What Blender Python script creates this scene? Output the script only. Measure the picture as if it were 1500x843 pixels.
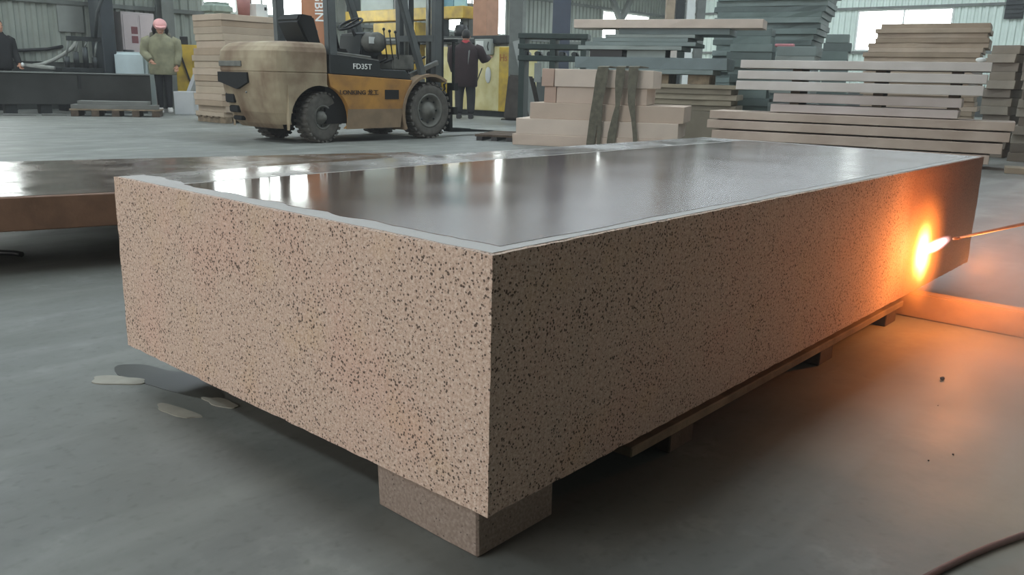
import bpy, bmesh, math, random
from mathutils import Vector, Matrix, noise as mnoise
random.seed(7)
for o in list(bpy.data.objects): bpy.data.objects.remove(o, do_unlink=True)
scene = bpy.context.scene
COL = scene.collection
PI = math.pi

# ------------------------------------------------------------------ camera
# hall frame: x along the granite block's long side, y along its short side, camera above the origin
FPX, PITCH, ROLL, YAW, CAMH = 1231.49, .2423, .0253, .8530, .78
_M = Matrix.Rotation(-YAW, 3, 'Z')
_f = Vector((0, math.cos(PITCH), -math.sin(PITCH))); _u = Vector((0, math.sin(PITCH), math.cos(PITCH))); _r = Vector((1, 0, 0))
cr, sr = math.cos(ROLL), math.sin(ROLL)
RT = _M @ (cr*_r + sr*_u); UP = _M @ (cr*_u - sr*_r); FW = _M @ _f
CAM = Vector((0, 0, CAMH))
HEAD = Vector((FW.x, FW.y, 0)).normalized()
cam = bpy.data.cameras.new('camera'); camo = bpy.data.objects.new('camera', cam); COL.objects.link(camo)
cam.sensor_width = 36; cam.lens = 36*FPX/1500; cam.clip_start = .05; cam.clip_end = 200
rot = Matrix((RT, UP, -FW)).transposed().to_4x4()
camo.matrix_world = Matrix.Translation(CAM) @ rot
scene.camera = camo

# ------------------------------------------------------------------ light
w = bpy.data.worlds.new('overcast_sky'); scene.world = w; w.use_nodes = True
bg = w.node_tree.nodes['Background']; bg.inputs[0].default_value = (.80, .90, 1.0, 1); bg.inputs[1].default_value = 1.3
wv_ = w.node_tree.nodes.new('ShaderNodeVolumeScatter'); wv_.inputs['Density'].default_value = .0025; wv_.inputs['Color'].default_value = (.96, .98, 1, 1)   # thin stone dust in the air
w.node_tree.links.new(wv_.outputs[0], w.node_tree.nodes['World Output'].inputs['Volume'])
def area(name, loc, aim, sx, sy, power, col):
    l = bpy.data.lights.new(name, 'AREA'); l.shape = 'RECTANGLE'; l.size = sx; l.size_y = sy; l.energy = power; l.color = col
    o = bpy.data.objects.new(name, l); COL.objects.link(o); o.location = loc
    o.rotation_euler = (Vector(aim)-Vector(loc)).to_track_quat('-Z', 'Z').to_euler(); return o
# daylight in the big open gate at the -x end of the hall
area('gate_daylight', (-9.9, 4.0, 2.6), (0, 3.0, 1.2), 9.0, 5.0, 900, (1.0, .965, .93))
scene.view_settings.view_transform = 'Standard'; scene.view_settings.look = 'None'
scene.view_settings.gamma = 1; scene.view_settings.use_curve_mapping = False
scene.view_settings.exposure = 0.0

# ------------------------------------------------------------------ pixel helpers (directions only)
def ray(px, py): return FW + RT*((px-750)/FPX) + UP*((421.5-py)/FPX)
def hit(px, py, ax, val):
    d = ray(px, py); return CAM + d*((val-CAM[ax])/d[ax])
def G(px, py, z=0): return hit(px, py, 2, z)
def D(px, py, d):
    v = ray(px, py); return CAM + v*(d/v.dot(HEAD))
class Front:
    """vertical plane through two ground directions at given distances"""
    def __init__(s, px0, d0, px1, d1):
        a = D(px0, 120, d0); b = D(px1, 120, d1); s.a = Vector((a.x, a.y, 0))
        e = Vector((b.x-a.x, b.y-a.y, 0)).normalized(); s.e = e; s.n = Vector((-e.y, e.x, 0)); s.ang = math.atan2(e.y, e.x)
    def pt(s, px, py):
        v = ray(px, py); t = (s.a-CAM).dot(s.n)/v.dot(s.n); return CAM+v*t
    def u(s, px, py=120): return (s.pt(px, py)-s.a).dot(s.e)
    def z(s, px, py): return s.pt(px, py).z

# ------------------------------------------------------------------ materials
def lin(c):
    if isinstance(c, str): c = tuple(int(c[i:i+2], 16)/255 for i in (0, 2, 4))
    return tuple(x/12.92 if x <= .04045 else ((x+.055)/1.055)**2.4 for x in c)+(1,)
MATS = {}
def mat(name, col, rough=.7, metal=0, var=.25, scale=6, bump=0, bscale=60, col2=None, detail=5, spec=.5, coat=0):
    if name in MATS: return MATS[name]
    m = bpy.data.materials.new(name); m.use_nodes = True; nt = m.node_tree; N = nt.nodes; L = nt.links
    b = N['Principled BSDF']; b.inputs['Roughness'].default_value = rough; b.inputs['Metallic'].default_value = metal
    b.inputs['Specular IOR Level'].default_value = spec; b.inputs['Coat Weight'].default_value = coat
    tc = N.new('ShaderNodeTexCoord')
    n = N.new('ShaderNodeTexNoise'); n.inputs['Scale'].default_value = scale; n.inputs['Detail'].default_value = detail
    L.new(tc.outputs['Object'], n.inputs['Vector'])
    r = N.new('ShaderNodeValToRGB'); L.new(n.outputs['Fac'], r.inputs[0])
    c = lin(col); c2 = lin(col2) if col2 else tuple(x*(1-var) for x in c[:3])+(1,)
    r.color_ramp.elements[0].position = .35; r.color_ramp.elements[0].color = c2
    r.color_ramp.elements[1].position = .65; r.color_ramp.elements[1].color = c
    L.new(r.outputs[0], b.inputs['Base Color'])
    if bump:
        n2 = N.new('ShaderNodeTexNoise'); n2.inputs['Scale'].default_value = bscale; n2.inputs['Detail'].default_value = 4
        L.new(tc.outputs['Object'], n2.inputs['Vector'])
        bp = N.new('ShaderNodeBump'); bp.inputs['Strength'].default_value = bump; bp.inputs['Distance'].default_value = .01
        L.new(n2.outputs['Fac'], bp.inputs['Height']); L.new(bp.outputs[0], b.inputs['Normal'])
    MATS[name] = m; return m
def emit(name, col, s):
    m = bpy.data.materials.new(name); m.use_nodes = True; nt = m.node_tree; nt.nodes.clear()
    e = nt.nodes.new('ShaderNodeEmission'); e.inputs[0].default_value = col+(1,); e.inputs[1].default_value = s
    o = nt.nodes.new('ShaderNodeOutputMaterial'); nt.links.new(e.outputs[0], o.inputs[0]); return m
class NT:
    """tiny node-building helper"""
    def __init__(s, name):
        s.m = bpy.data.materials.new(name); s.m.use_nodes = True; s.t = s.m.node_tree; s.N = s.t.nodes; s.L = s.t.links
        s.b = s.N['Principled BSDF']; s.tc = s.N.new('ShaderNodeTexCoord').outputs['Object']
    def noise(s, scale, detail=4, vec=None, rough=.5):
        n = s.N.new('ShaderNodeTexNoise'); n.inputs['Scale'].default_value = scale; n.inputs['Detail'].default_value = detail
        n.inputs['Roughness'].default_value = rough
        s.L.new(vec or s.tc, n.inputs['Vector']); return n.outputs['Fac']
    def vor(s, scale, out='Distance'):
        n = s.N.new('ShaderNodeTexVoronoi'); n.inputs['Scale'].default_value = scale; s.L.new(s.tc, n.inputs['Vector']); return n.outputs[out]
    def ramp(s, fac, *stops):
        r = s.N.new('ShaderNodeValToRGB'); s.L.new(fac, r.inputs[0]); e = r.color_ramp.elements
        while len(e) < len(stops): e.new(.5)
        for k, (p, c) in enumerate(stops): e[k].position = p; e[k].color = lin(c) if isinstance(c, str) else (c, c, c, 1)
        return r.outputs[0]
    def mix(s, fac, a, b, mode='MIX'):
        n = s.N.new('ShaderNodeMix'); n.data_type = 'RGBA'; n.blend_type = mode
        for sock, v in ((n.inputs[0], fac), (n.inputs[6], a), (n.inputs[7], b)):
            if isinstance(v, (int, float)): sock.default_value = v
            elif isinstance(v, str): sock.default_value = lin(v)
            else: s.L.new(v, sock)
        return n.outputs[2]
    def math(s, op, a, b):
        n = s.N.new('ShaderNodeMath'); n.operation = op
        for k, v in ((0, a), (1, b)):
            if isinstance(v, (int, float)): n.inputs[k].default_value = v
            else: s.L.new(v, n.inputs[k])
        return n.outputs[0]
    def axis(s, k):
        n = s.N.new('ShaderNodeSeparateXYZ'); s.L.new(s.tc, n.inputs[0]); return n.outputs[k]
    def bump(s, h, strength, dist=.002):
        n = s.N.new('ShaderNodeBump'); n.inputs['Strength'].default_value = strength; n.inputs['Distance'].default_value = dist
        s.L.new(h, n.inputs['Height']); s.L.new(n.outputs[0], s.b.inputs['Normal'])
    def set(s, key, v):
        if isinstance(v, (int, float)): s.b.inputs[key].default_value = v
        else: s.L.new(v, s.b.inputs[key])

def granite_mat():
    g = NT('pink_granite')
    base = g.ramp(g.noise(150, 3), (.30, 'b79c8a'), (.5, 'c9b09e'), (.72, 'dbc8b8'))
    patch = g.ramp(g.noise(7, 3), (.56, 0.0), (.72, .22))
    base = g.mix(patch, base, 'd0b083')
    pink = g.ramp(g.noise(4.3, 2), (.5, 0.0), (.7, .22))
    base = g.mix(pink, base, 'd9a796')
    # dark biotite specks, clustered
    cl = g.ramp(g.noise(9, 3), (.3, .75), (.7, 1.25))
    v1 = g.math('DIVIDE', g.vor(150), cl)
    n1 = g.noise(110, 2)
    sp = g.math('ADD', v1, g.math('MULTIPLY', n1, .75))
    fac = g.ramp(sp, (.58, .92), (.70, 0.0))
    col = g.mix(fac, base, '4a3d35')
    v2 = g.ramp(g.noise(320, 2), (.56, 0.0), (.68, .55)); col = g.mix(v2, col, '7c6a5e')
    # saw-cut, not yet flamed end of the long face: finer and browner
    jx = g.math('ADD', g.axis(0), g.math('MULTIPLY', g.noise(5, 3), .10))
    un = g.ramp(jx, (.0, 0.0), (1.0, 1.0))
    n = g.N.new('ShaderNodeMapRange'); g.L.new(jx, n.inputs[0]); n.inputs[1].default_value = 1.94; n.inputs[2].default_value = 2.10
    saw = g.mix(g.ramp(g.noise(120, 3), (.4, 0.0), (.65, .5)), '8a6a5b', '6b5248')
    col = g.mix(g.math('MULTIPLY', n.outputs[0], .8), col, saw)
    g.set('Base Color', col); g.set('Roughness', .82); g.set('Specular IOR Level', .3)
    g.bump(g.math('ADD', g.noise(160, 5), g.math('MULTIPLY', g.noise(40, 3), .5)), .28, .004); return g.m
GRANITE = granite_mat()
def pad_mat():
    g = NT('granite_offcut')
    base = g.ramp(g.noise(150, 3), (.30, '7e6f63'), (.5, '8c7c70'), (.7, '9a8b7f'))
    sp = g.math('ADD', g.vor(115), g.math('MULTIPLY', g.noise(95, 2), .75))
    g.set('Base Color', g.mix(g.ramp(sp, (.42, .9), (.52, 0.0)), base, '4a3f38')); g.set('Roughness', .8)
    g.bump(g.noise(120, 4), .4, .003); return g.m
def film_mat():
    g = NT('wet_granite_film')
    c = g.ramp(g.noise(90, 2), (.35, '4a382d'), (.6, '684f3f'), (.75, '866a57'))
    c = g.mix(g.ramp(g.noise(3, 1), (.35, 0.0), (.75, .3)), c, '6a5a4e')
    g.set('Base Color', c); g.set('Specular IOR Level', .42)
    # the film gets thinner and matter towards the near long edge
    mr = g.N.new('ShaderNodeMapRange'); g.L.new(g.math('SUBTRACT', g.math('MULTIPLY', g.axis(0), .16), g.axis(1)), mr.inputs[0])
    mr.inputs[1].default_value = -.95; mr.inputs[2].default_value = .05; mr.inputs[3].default_value = .05; mr.inputs[4].default_value = .25
    ro = g.math('ADD', mr.outputs[0], g.math('MULTIPLY', g.math('SUBTRACT', g.noise(4, 1), .5), .12))
    g.set('Roughness', g.math('MINIMUM', g.math('MAXIMUM', ro, .035), .262))
    g.bump(g.math('ADD', g.math('MULTIPLY', g.noise(140, 2), .02), g.math('MULTIPLY', g.noise(7, 2), .08)), .05, .004); return g.m
def slurry_mat(name, c1, c2, r0, r1):
    g = NT(name)
    n = g.noise(5, 5)
    g.set('Base Color', g.mix(g.noise(180, 3), g.ramp(n, (.35, c1), (.65, c2)), c1)); g.set('Roughness', g.ramp(n, (.35, r0), (.65, r1)))
    g.bump(g.noise(60, 3), .05, .003); return g.m
def floor_mat():
    g = NT('floor_concrete')
    n1 = g.noise(.55, 6, rough=.6); n2 = g.noise(3.5, 6, rough=.65); n3 = g.noise(40, 4)
    c = g.ramp(n1, (.32, '62635b'), (.5, '727470'), (.7, '84867f'))
    c = g.mix(g.ramp(n2, (.4, 0.0), (.66, .6)), c, '666862')
    c = g.mix(g.ramp(n2, (.25, .4), (.42, 0.0)), c, '9fa199')
    c = g.mix(g.ramp(n3, (.56, 0.0), (.72, .4)), c, '565751')
    st = g.N.new('ShaderNodeMapping'); st.inputs['Scale'].default_value = (.5, 3.2, 1); st.inputs['Rotation'].default_value = (0, 0, .9); g.L.new(g.tc, st.inputs[0])
    streak = g.noise(1.3, 5, vec=st.outputs[0])
    # flame light and haze painted into the floor colour, with some stone dust
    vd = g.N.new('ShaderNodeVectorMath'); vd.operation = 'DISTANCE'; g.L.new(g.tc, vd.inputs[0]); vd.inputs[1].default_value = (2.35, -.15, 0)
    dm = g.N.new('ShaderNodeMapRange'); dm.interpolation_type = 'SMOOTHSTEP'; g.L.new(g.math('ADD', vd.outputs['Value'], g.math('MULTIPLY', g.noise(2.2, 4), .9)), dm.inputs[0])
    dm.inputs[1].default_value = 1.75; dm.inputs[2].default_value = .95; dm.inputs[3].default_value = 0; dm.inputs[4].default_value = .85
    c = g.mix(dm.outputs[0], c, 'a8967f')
    c = g.mix(g.ramp(streak, (.5, 0.0), (.72, .35)), c, 'a9aba4')
    g.set('Base Color', c); g.set('Specular IOR Level', .36)
    g.set('Roughness', g.ramp(g.math('ADD', n1, g.math('MULTIPLY', n2, .4)), (.45, .42), (.95, .68)))
    g.bump(g.math('ADD', g.noise(25, 6), g.math('MULTIPLY', g.noise(4, 4), .6)), .12, .01); return g.m

# ------------------------------------------------------------------ mesh helpers
class MB:
    def __init__(s): s.v = []; s.f = []; s.sm = []
    def add(s, vs, fs, smooth=False):
        k = len(s.v); s.v += [tuple(v) for v in vs]; s.f += [tuple(i+k for i in f) for f in fs]; s.sm += [smooth]*len(fs); return s
    def box(s, x0, x1, y0, y1, z0, z1, M=None):
        vs = [Vector((x, y, z)) for z in (z0, z1) for x, y in ((x0, y0), (x1, y0), (x1, y1), (x0, y1))]
        if M: vs = [M @ v for v in vs]
        return s.add(vs, [(3, 2, 1, 0), (4, 5, 6, 7), (0, 1, 5, 4), (1, 2, 6, 5), (2, 3, 7, 6), (3, 0, 4, 7)])
    def prism(s, poly, a0, a1, axis='y'):
        """poly in the other two axes (in order), extruded along axis"""
        def mk(p, a): return {'y': (p[0], a, p[1]), 'x': (a, p[0], p[1]), 'z': (p[0], p[1], a)}[axis]
        n = len(poly); vs = [mk(p, a0) for p in poly]+[mk(p, a1) for p in poly]
        fs = [tuple(range(n)), tuple(range(2*n-1, n-1, -1))]+[(i, i+n, (i+1) % n+n, (i+1) % n) for i in range(n)]
        return s.add(vs, fs)
    def bar(s, a, b, w, h, up=(0, 0, 1)):
        a = Vector(a); b = Vector(b); d = (b-a).normalized(); x = d.cross(Vector(up))
        if x.length < 1e-4: x = d.cross(Vector((1, 0, 0)))
        x.normalize(); y = x.cross(d)
        vs = [p+x*(i*w/2)+y*(j*h/2) for p in (a, b) for i, j in ((-1, -1), (1, -1), (1, 1), (-1, 1))]
        return s.add(vs, [(3, 2, 1, 0), (4, 5, 6, 7), (0, 1, 5, 4), (1, 2, 6, 5), (2, 3, 7, 6), (3, 0, 4, 7)])
    def tube(s, pts, r, n=10, cap=True):
        pts = [Vector(p) for p in pts]; rs = r if isinstance(r, (list, tuple)) else [r]*len(pts); rings = []; px = None
        for i, p in enumerate(pts):
            d = (pts[min(i+1, len(pts)-1)]-pts[max(i-1, 0)]).normalized()
            x = (px - d*px.dot(d)) if px else d.cross(Vector((0, 0, 1)))
            if x.length < 1e-4: x = d.cross(Vector((1, 0, 0)))
            x.normalize(); px = x; y = d.cross(x)
            rings.append([p+(x*math.cos(2*PI*k/n)+y*math.sin(2*PI*k/n))*rs[i] for k in range(n)])
        vs = [v for q in rings for v in q]
        fs = [(i*n+k, i*n+(k+1) % n, (i+1)*n+(k+1) % n, (i+1)*n+k) for i in range(len(pts)-1) for k in range(n)]
        s.add(vs, fs, True)
        if cap: s.add(rings[0], [tuple(range(n-1, -1, -1))]); s.add(rings[-1], [tuple(range(n))])
        return s
    def lathe(s, prof, n=32, M=None):
        """prof [(r, h)] about the local z axis"""
        vs = [Vector((r*math.cos(2*PI*k/n), r*math.sin(2*PI*k/n), h)) for r, h in prof for k in range(n)]
        if M: vs = [M @ v for v in vs]
        fs = [(i*n+k, i*n+(k+1) % n, (i+1)*n+(k+1) % n, (i+1)*n+k) for i in range(len(prof)-1) for k in range(n)]
        return s.add(vs, fs, True)
    def ball(s, c, r, M=None, n=16, m=10):
        c = Vector(c); r = (r, r, r) if isinstance(r, (int, float)) else r
        vs = []
        for i in range(m+1):
            t = PI*i/m
            for k in range(n):
                a = 2*PI*k/n; v = Vector((r[0]*math.sin(t)*math.cos(a), r[1]*math.sin(t)*math.sin(a), r[2]*math.cos(t)))
                vs.append(c+((M @ v) if M else v))
        return s.add(vs, [(i*n+k, (i+1)*n+k, (i+1)*n+(k+1) % n, i*n+(k+1) % n) for i in range(m) for k in range(n)], True)
    def build(s, name, m, parent=None, bevel=0, seg=2, loc=None, rz=0):
        me = bpy.data.meshes.new(name); me.from_pydata(s.v, [], s.f); me.update()
        if any(s.sm): me.polygons.foreach_set('use_smooth', s.sm)
        bm = bmesh.new(); bm.from_mesh(me); bmesh.ops.remove_doubles(bm, verts=bm.verts, dist=1e-5); bmesh.ops.recalc_face_normals(bm, faces=bm.faces)
        if bevel:
            ed = [e for e in bm.edges if len(e.link_faces) == 2 and e.calc_face_angle(0) > .6]
            bmesh.ops.bevel(bm, geom=ed, offset=bevel, segments=seg, affect='EDGES', clamp_overlap=True)
        bm.to_mesh(me); bm.free()
        return link(name, me, m, parent, loc, rz)
def link(name, me, m, parent=None, loc=None, rz=0):
    o = bpy.data.objects.new(name, me); COL.objects.link(o)
    if m and not me.materials: me.materials.append(m)
    if parent: o.parent = parent
    if loc is not None: o.location = loc
    if rz: o.rotation_euler[2] = rz
    return o
def tag(o, label, cat=None, group=None):
    o['label'] = label
    if cat: o['category'] = cat; o['kind'] = 'thing'
    if group: o['group'] = group
    return o
def struct(o, label=None):
    o['kind'] = 'structure'
    if label: o['label'] = label
    return o
def thing(name, label, cat, loc=(0, 0, 0), rz=0, group=None):
    o = bpy.data.objects.new(name, None); COL.objects.link(o); o.location = loc; o.rotation_euler[2] = rz; o.empty_display_size = .1
    return tag(o, label, cat, group)
ORD = ['topmost', 'second from top', 'third from top', 'fourth from top', 'fifth from top', 'sixth from top', 'seventh from top', 'eighth from top',
       'ninth from top', 'tenth from top', 'eleventh from top', 'twelfth from top', 'thirteenth from top', 'fourteenth from top', 'fifteenth from top', 'sixteenth from top', 'seventeenth from top', 'eighteenth from top', 'nineteenth from top'] + ['twentieth from top'] + ['twenty-%s from top' % w_ for w_ in ('first', 'second', 'third', 'fourth', 'fifth', 'sixth', 'seventh')]
def rough_slab(l, wd, h, jag=.0, res=None):
    """stone slab: base at z=0, x 0..l, y 0..wd, edges a little uneven"""
    bm = bmesh.new()
    nx = max(1, int(l/(res or .25))); ny = max(1, int(wd/(res or .35))); nz = 1
    mb = MB()
    for (a, b, c, n1, n2) in ((0, 1, 0, nx, ny), (0, 1, 1, nx, ny), (0, 2, 0, nx, 1), (0, 2, 1, nx, 1), (1, 2, 0, ny, 1), (1, 2, 1, ny, 1)):
        S = (l, wd, h); k = ({0, 1, 2}-{a, b}).pop()
        vs = []
        for i in range(n1+1):
            for j in range(n2+1):
                v = [0, 0, 0]; v[a] = S[a]*i/n1; v[b] = S[b]*j/n2; v[k] = S[k]*c; vs.append(v)
        mb.add(vs, [(i*(n2+1)+j, (i+1)*(n2+1)+j, (i+1)*(n2+1)+j+1, i*(n2+1)+j+1) for i in range(n1) for j in range(n2)])
    if jag:
        sd = Vector((random.random()*50, random.random()*50, 0))
        out = []
        for v in mb.v:
            V = Vector(v); q = mnoise.noise_vector(V*6+sd)*jag
            V.x += q.x*(1 if 0 < V.x < l else .6); V.y += q.y; out.append(tuple(V))
        mb.v = out
    return mb
def slab(name, label, cat, group, x, y, z, l, wd, h, rz, m, jag=.012):
    o = rough_slab(l, wd, h, jag).build(name, m, None, bevel=min(.004, h*.1), seg=1, loc=(x, y, z), rz=rz)
    return tag(o, label, cat, group)

# common materials
M_STEEL = mat('dark_steel', '3c4040', .5, .6, .3, 8); M_GREY = mat('grey_paint', '6d716c', .6, 0, .25, 5, .05, 30)
M_BLACK = mat('black_paint', '17191a', .45, 0, .4, 6); M_WOOD = mat('weathered_timber', '8a7962', .85, 0, .45, 9, .3, 40)
M_DWOOD = mat('dark_timber', '5a4c3e', .85, 0, .45, 9, .3, 40); M_YEL = mat('machine_yellow', 'cfae3a', .5, 0, .35, 4, .03, 30, col2='a88b3c')
M_YEL2 = mat('faded_yellow', 'dbd2a0', .6, 0, .2, 4, col2='cabd80'); M_WHITE = mat('white_plastic', 'd9dcd8', .5, 0, .12, 4)
M_SKIN = mat('skin', 'b98a70', .6, 0, .1, 8); M_HAIR = mat('hair_black', '15120f', .6, 0, .3, 40)
M_BEIGE = mat('beige_stone', 'b9a796', .8, 0, .14, 3, .1, 80); M_PALE = mat('pale_pink_stone', 'c4b4a6', .8, 0, .12, 3, .1, 80)
M_RUB = mat('dusty_rubber', '605d57', .9, 0, .35, 12, .2, 50)
M_GREEN = mat('dark_green_paint', '2c3a35', .6, 0, .3, 5)
M_CONC = mat('concrete_grey', '8b8d88', .85, 0, .2, 5, .1, 40)

# ------------------------------------------------------------------ the hall
XE, YW, HZ, X0, Y0 = 30.0, 18.0, 6.6, -10.0, -9.0
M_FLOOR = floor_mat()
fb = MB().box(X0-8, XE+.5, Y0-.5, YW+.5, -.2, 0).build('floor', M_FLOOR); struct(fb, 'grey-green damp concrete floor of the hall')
M_CLAD = mat('pale_cladding', '989e94', .5, 0, .14, 1.6, col2='878d83'); M_CLAD2 = mat('clean_cladding', 'cfdcd3', .5, 0, .10, 1.6)
M_BASEW = mat('grimy_base_wall', '4d504c', .85, 0, .35, 1.5, .1, 20)
M_CEIL = mat('roof_sheet', '676d6a', .6, 0, .15, 2)
ce = MB().box(X0, XE+.3, Y0, YW+.3, HZ, HZ+.15).build('ceiling', M_CEIL); struct(ce, 'metal roof sheets of the hall')
M_SKY = emit('translucent_skylight', (.82, .93, 1.0), 11.0)
for k, xx in enumerate((-4, 2, 8, 14, 20, 26)):
    for yy in (5.5, 13.0):
        MB().box(xx-.6, xx+.6, yy-3.2, yy+3.2, HZ-.03, HZ-.005).build('skylight', M_SKY, ce)
for xx in (-7, -1, 5, 11, 17, 23, 29):
    b = MB(); b.box(xx-.1, xx+.1, Y0, YW, HZ-.5, HZ-.46).box(xx-.1, xx+.1, Y0, YW, HZ-.1, HZ-.06).box(xx-.015, xx+.015, Y0, YW, HZ-.46, HZ-.1)
    b.build('roof_beam', M_GREY, ce)
def corr(width, h, pitch=.2, dep=.035):
    """trapezoidal sheet, x 0..width, facing -y, z 0..h"""
    prof = []; n = int(round(width/pitch))
    for i in range(n):
        a = i*pitch; prof += [(a, 0), (a+pitch*.38, 0), (a+pitch*.5, -dep), (a+pitch*.88, -dep)]
    prof.append((n*pitch, 0)); vs = [(x, y, z) for z in (0, h) for x, y in prof]; k = len(prof)
    mb = MB(); mb.add(vs, [(i, i+1, i+1+k, i+k) for i in range(k-1)]); return mb
def wall(name, label, origin, rz, length, wins, m, base_h, zs, zt, first):
    """clad wall along local x facing -y; wins [(x0,x1)] with glass between zs and zt"""
    root = bpy.data.objects.new(name, None); COL.objects.link(root); root.location = origin; root.rotation_euler[2] = rz; struct(root, label)
    MB().box(0, length, 0, .25, 0, base_h).build('base_wall', M_BASEW, root)
    cache = {}
    def piece(x, z, wd, h):
        key = (round(wd, 2), round(h, 2))
        if key not in cache: cache[key] = corr(wd, h).build('cladding_panel', m, root)
        else: cache[key] = link('cladding_panel', cache[key].data, None, root)
        cache[key].location = (x, 0, z)
    n = int(length)
    for i in range(n):
        piece(i, base_h, 1.0, zs-base_h); piece(i, zt, 1.0, HZ-zt)
        if not any(a-.01 <= i and i+1 <= b+.01 for a, b in wins): piece(i, zs, 1.0, zt-zs)
    MB().box(0, length, -.09, -.04, zs-.09, zs-.01).build('girt', M_GREY, root)
    MB().box(0, length, -.09, -.04, zt+.01, zt+.09).build('girt', M_GREY, root)
    for j, (a, b) in enumerate(wins):
        wd = struct(MB().box(a, b, .06, .08, zs, zt).build('window_%d' % (first+j), M_GLASS), 'bright overexposed window in the %s' % label)
        wd.location = origin; wd.rotation_euler[2] = rz
        fr = MB()
        for (x0, x1, z0, z1) in ((a, a+.06, zs, zt), (b-.06, b, zs, zt), (a+.06, b-.06, zs, zs+.05), (a+.06, b-.06, zt-.05, zt), ((a+b)/2-.03, (a+b)/2+.03, zs+.05, zt-.05)):
            fr.box(x0, x1, -.03, .05, z0, z1)
        fr.build('window_frame', MATS['white_plastic'], wd)
    return root
M_GLASS = emit('daylit_glass', (.93, 1.0, .97), 12.0)
wall('wall_left', 'long side wall behind the forklift', (X0, YW, 0), 0, XE-X0, [(13, 16), (20, 23), (27, 30), (35, 38)], M_CLAD, .9, 2.08, 3.22, 1)
wall('wall_back', 'end wall behind the strip stack', (XE, YW, 0), -PI/2, 27, [(7, 10), (15, 18), (21, 24)], M_CLAD2, .9, 2.02, 3.34, 5)
wall('wall_right', 'side wall beyond the right of the picture, with added fill window', (XE, Y0, 0), PI, 40, [(18, 21)], M_CLAD, .9, 2.08, 3.22, 8)  # unseen window added to brighten the shaded long face of the block
# gate end: wall with a wide opening
gw = MB(); gw.box(X0-.1, X0, Y0, -.5, 0, HZ).box(X0-.1, X0, 8.5, YW, 0, HZ).box(X0-.1, X0, -.5, 8.5, 5.1, HZ)
struct(gw.build('wall_front', M_CLAD), 'gate wall behind the camera')
# steel columns standing along the left wall
for k, px in enumerate((152, 247)):
    p = hit(px, 100, 1, YW-.30)
    c = MB().box(-.13, .13, -.14, -.12, 0, HZ-.5).box(-.13, .13, .12, .14, 0, HZ-.5).box(-.012, .012, -.12, .12, 0, HZ-.5).build('trim_%d' % (k+1), M_GREY, loc=(p.x, p.y, 0)); struct(c, 'steel wall column')
cg = MB().box(X0, XE-.2, 16.75, 17.15, 3.75, 3.79).box(X0, XE-.2, 16.93, 16.97, 3.79, 4.55).box(X0, XE-.2, 16.75, 17.15, 4.55, 4.59)
struct(cg.build('trim_3', mat('crane_rail_brown', '4a3a30', .7, 0, .3, 2)), 'brown crane runway beam high along the left wall')
for k_ in range(5):
    struct(MB().box(-.1, .1, 0, .85, -.12, 0).box(-.12, .12, .55, .85, -3.75, -.12).build('trim_%d' % (4+k_), M_GREY, loc=(X0+2+k_*9.4, 16.9, 3.75)), 'steel bracket column carrying the crane runway beam')
# translucent daylight bands high in the walls
M_BAND = emit('translucent_band', (.82, .93, 1.0), 2.6)
struct(MB().box(14.0, XE-.3, YW-.08, YW-.05, 5.0, 6.0).build('window_20', M_BAND), 'translucent daylight band high in the long side wall')
struct(MB().box(XE-.08, XE-.05, -6.0, YW-.3, 4.9, 6.0).build('window_21', M_BAND), 'translucent daylight band high in the end wall')
# ------------------------------------------------------------------ the granite block
BX0, BX1, BY0, BY1, BZ0, BZ1 = .906, 3.829, .831, 2.103, .0907, .5255
def make_block():
    L_, W_, H_ = BX1-BX0, BY1-BY0, BZ1-BZ0
    mb = MB(); S = (L_, W_, H_); st = .022
    for (a, b, c) in ((0, 1, 0), (0, 1, 1), (0, 2, 0), (0, 2, 1), (1, 2, 0), (1, 2, 1)):
        k = ({0, 1, 2}-{a, b}).pop(); n1 = round(S[a]/st); n2 = round(S[b]/st); vs = []
        for i in range(n1+1):
            for j in range(n2+1):
                v = [0, 0, 0]; v[a] = S[a]*i/n1; v[b] = S[b]*j/n2; v[k] = S[k]*c; vs.append(v)
        mb.add(vs, [(i*(n2+1)+j, (i+1)*(n2+1)+j, (i+1)*(n2+1)+j+1, i*(n2+1)+j+1) for i in range(n1) for j in range(n2)])
    out = []
    for v in mb.v:
        V = Vector(v); on = [abs(V[i]) < 1e-6 or abs(V[i]-S[i]) < 1e-6 for i in range(3)]
        if sum(on) >= 2:      # chipped arrises
            for i in range(3):
                if on[i]:
                    d = abs(mnoise.noise(V*31+Vector((i*9, 3, 1))))*.0028 + abs(mnoise.noise(V*9+Vector((i, 7, 2))))*.0012
                    V[i] += d if V[i] < 1e-6 else -d
        elif on[0] or on[1]:  # flamed faces
            i = 0 if on[0] else 1; V[i] += mnoise.noise(V*22)*.0012
        out.append(tuple(V))
    mb.v = out
    blk = mb.build('granite_block', GRANITE, loc=(BX0, BY0, BZ0))
    blk.data.polygons.foreach_set('use_smooth', [False]*len(blk.data.polygons))
    return tag(blk, 'huge pink speckled granite block with wet top in the foreground', 'stone block')
block = make_block()
def outline(x0, x1, y0, y1, amp, left_amp, seed):
    """irregular closed outline of a thin film"""
    pts = []; n = 70
    def nz(t, k): return mnoise.noise(Vector((t*5, seed+k, 0)))+.5*mnoise.noise(Vector((t*17, seed+k, 4)))
    for i in range(n): t = x0+(x1-x0)*i/n; pts.append((t, y0+amp*nz(t, 1)))
    for i in range(n//2): t = y0+(y1-y0)*i/(n//2); pts.append((x1+amp*nz(t, 2), t))
    for i in range(n): t = x1+(x0-x1)*i/n; pts.append((t, y1+amp*.15*nz(t, 3)))
    for i in range(n//2): t = y1+(y0-y1)*i/(n//2); pts.append((x0+left_amp*nz(t*2.6, 4), t))
    return pts
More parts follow.
